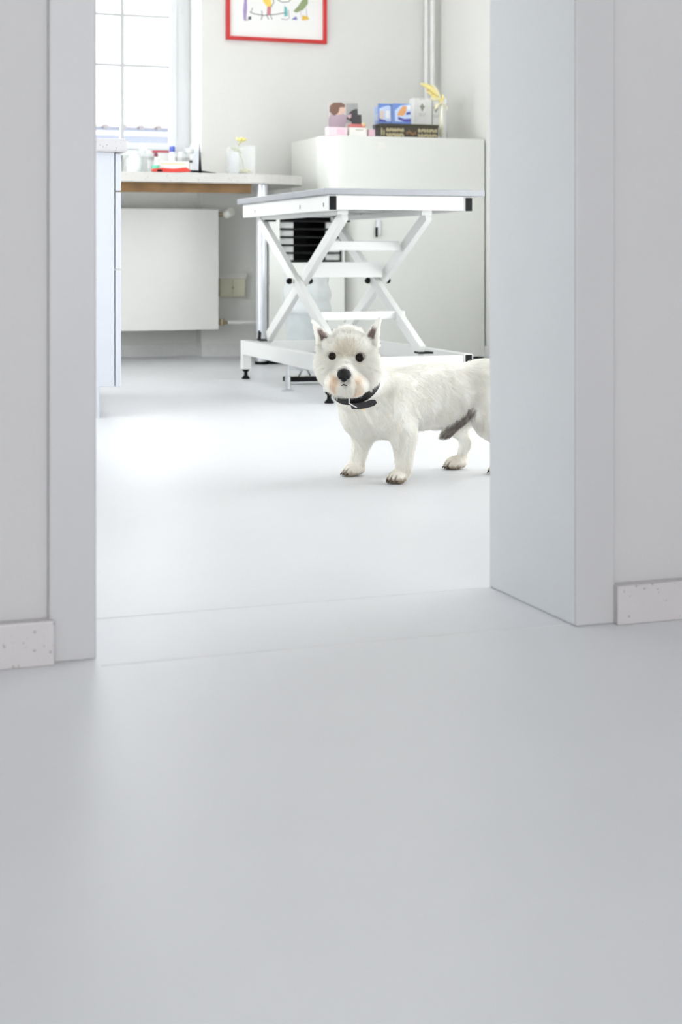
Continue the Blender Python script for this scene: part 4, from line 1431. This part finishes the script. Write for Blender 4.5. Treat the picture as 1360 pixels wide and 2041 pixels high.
mb.ball(NOSE + np.array((0.0075, 0.001, -0.002)), 0.0062, 0.008, 0.0066, n=20)
mb.ball(NOSE + np.array((0, 0.003, -0.0085)), 0.0068, 0.008, 0.0062, n=20)
nose = dpart('nose', mb, nm)
dpart('nostril', MB().ball(NOSE + np.array((-0.0062, -0.0062, -0.003)), 0.0024, 0.0016, 0.0019, n=12), M['black'], nose)
dpart('nostril', MB().ball(NOSE + np.array((0.0062, -0.0062, -0.003)), 0.0024, 0.0016, 0.0019, n=12), M['black'], nose)
m_ = [D(680, 768.5, 3.369), D(683, 767.8, 3.366), D(685.5, 766.5, 3.365), D(688, 767.8, 3.366), D(692, 768.5, 3.369)]
dpart('mouth', MB().tube(m_, [0.0005, 0.0012, 0.0016, 0.0012, 0.0005], n=8), M['black'])
cm = mat('claw_horn', (0.07, 0.05, 0.04), 0.35, noise=0.2)
for c, f in PAWS:
    f = f / np.linalg.norm(f)
    sd = np.array((-f[1], f[0], 0))
    for w, fw_ in ((-0.0145, 0.013), (-0.005, 0.019), (0.005, 0.019), (0.0145, 0.013)):
        b0 = c + f * (fw_ + 0.009) + sd * w + np.array((0, 0, 0.0085))
        dpart('claw', MB().tube([b0, b0 + f * 0.004 + np.array((0, 0, -0.002)), b0 + f * 0.0065 + np.array((0, 0, -0.0062))], [0.002, 0.0016, 0.0004], n=8), cm)

# ---- collar
e1 = np.cross(COLN, np.array((0, 1.0, 0)))
e1 = e1 / np.linalg.norm(e1)
e2 = np.cross(COLN, e1)
if e2[1] > 0:
    e2 = -e2                       # e2 = towards the viewer
mb = MB()
n = 72
HW_, TH = 0.0092, 0.0030
secs = []
for i in range(n):
    th = 2 * math.pi * i / n
    dr = e1 * math.cos(th) + e2 * math.sin(th)
    R_ = 0.0575 + 0.0035 * math.sin(th)
    c = COLC + dr * R_
    tilt = nrm(COLN * 1.0 + dr * (-0.18))
    hw_ = HW_ * (0.34 + 0.66 * max(0.0, math.sin(th)) ** 1.2)
    q = []
    for a, b in ((-1, 0), (-0.85, 1), (0.85, 1), (1, 0), (0.85, -1), (-0.85, -1)):
        q.append(mb.bm.verts.new(c + tilt * hw_ * a + dr * (TH / 2) * b))
    secs.append(q)
for i in range(n):
    A, B = secs[i], secs[(i + 1) % n]
    for j in range(6):
        mb.bm.faces.new((A[j], A[(j + 1) % 6], B[(j + 1) % 6], B[j]))
col = dpart('collar', mb, M['leather'])
col['label'] = 'black leather collar'


def colpt(th, up, out):
    dr = e1 * math.cos(th) + e2 * math.sin(th)
    return COLC + dr * (0.0575 + 0.0035 * math.sin(th) + out) + nrm(COLN - 0.18 * dr) * up


# free strap end, keeper ring and tag
sgn = 1 if (e1[0] > 0) else -1
TH0 = math.pi / 2 + sgn * 0.42
mb = MB()
pr = None
for i in range(10):
    th = TH0 - sgn * i * 0.088
    up = -0.006 - 0.0008 * i
    o_ = 0.0045 + 0.0012 * i
    hw_ = 0.0075 if i < 9 else 0.004
    q = [mb.bm.verts.new(colpt(th, up - hw_, o_)), mb.bm.verts.new(colpt(th, up + hw_, o_)), mb.bm.verts.new(colpt(th, up + hw_, o_ + 0.0028)), mb.bm.verts.new(colpt(th, up - hw_, o_ + 0.0028))]
    if pr:
        for j in range(4):
            mb.bm.faces.new((pr[j], pr[(j + 1) % 4], q[(j + 1) % 4], q[j]))
    else:
        mb.bm.faces.new(q)
    pr = q
mb.bm.faces.new(pr)
dpart('strap_end', mb, C('collar_grey_leather', (0.022, 0.019, 0.022), 0.5), col)
TB = TH0 - sgn * 0.12
dpart('buckle', MB().tube([colpt(TB + 0.10 * sgn, 0.013, 0.004), colpt(TB + 0.14 * sgn, 0.003, 0.0085), colpt(TB, -0.006, 0.0095), colpt(TB - 0.14 * sgn, -0.016, 0.008), colpt(TB - 0.20 * sgn, -0.019, 0.004)], 0.0016, n=10), C('white_buckle', (0.85, 0.84, 0.84), 0.3), col)
tgp = colpt(TB - 0.26 * sgn, -0.021, 0.006)
dpart('name_tag', MB().cyl(tgp, tgp + np.array((0, -0.002, 0)), 0.0055, n=20), M['brass'], col)
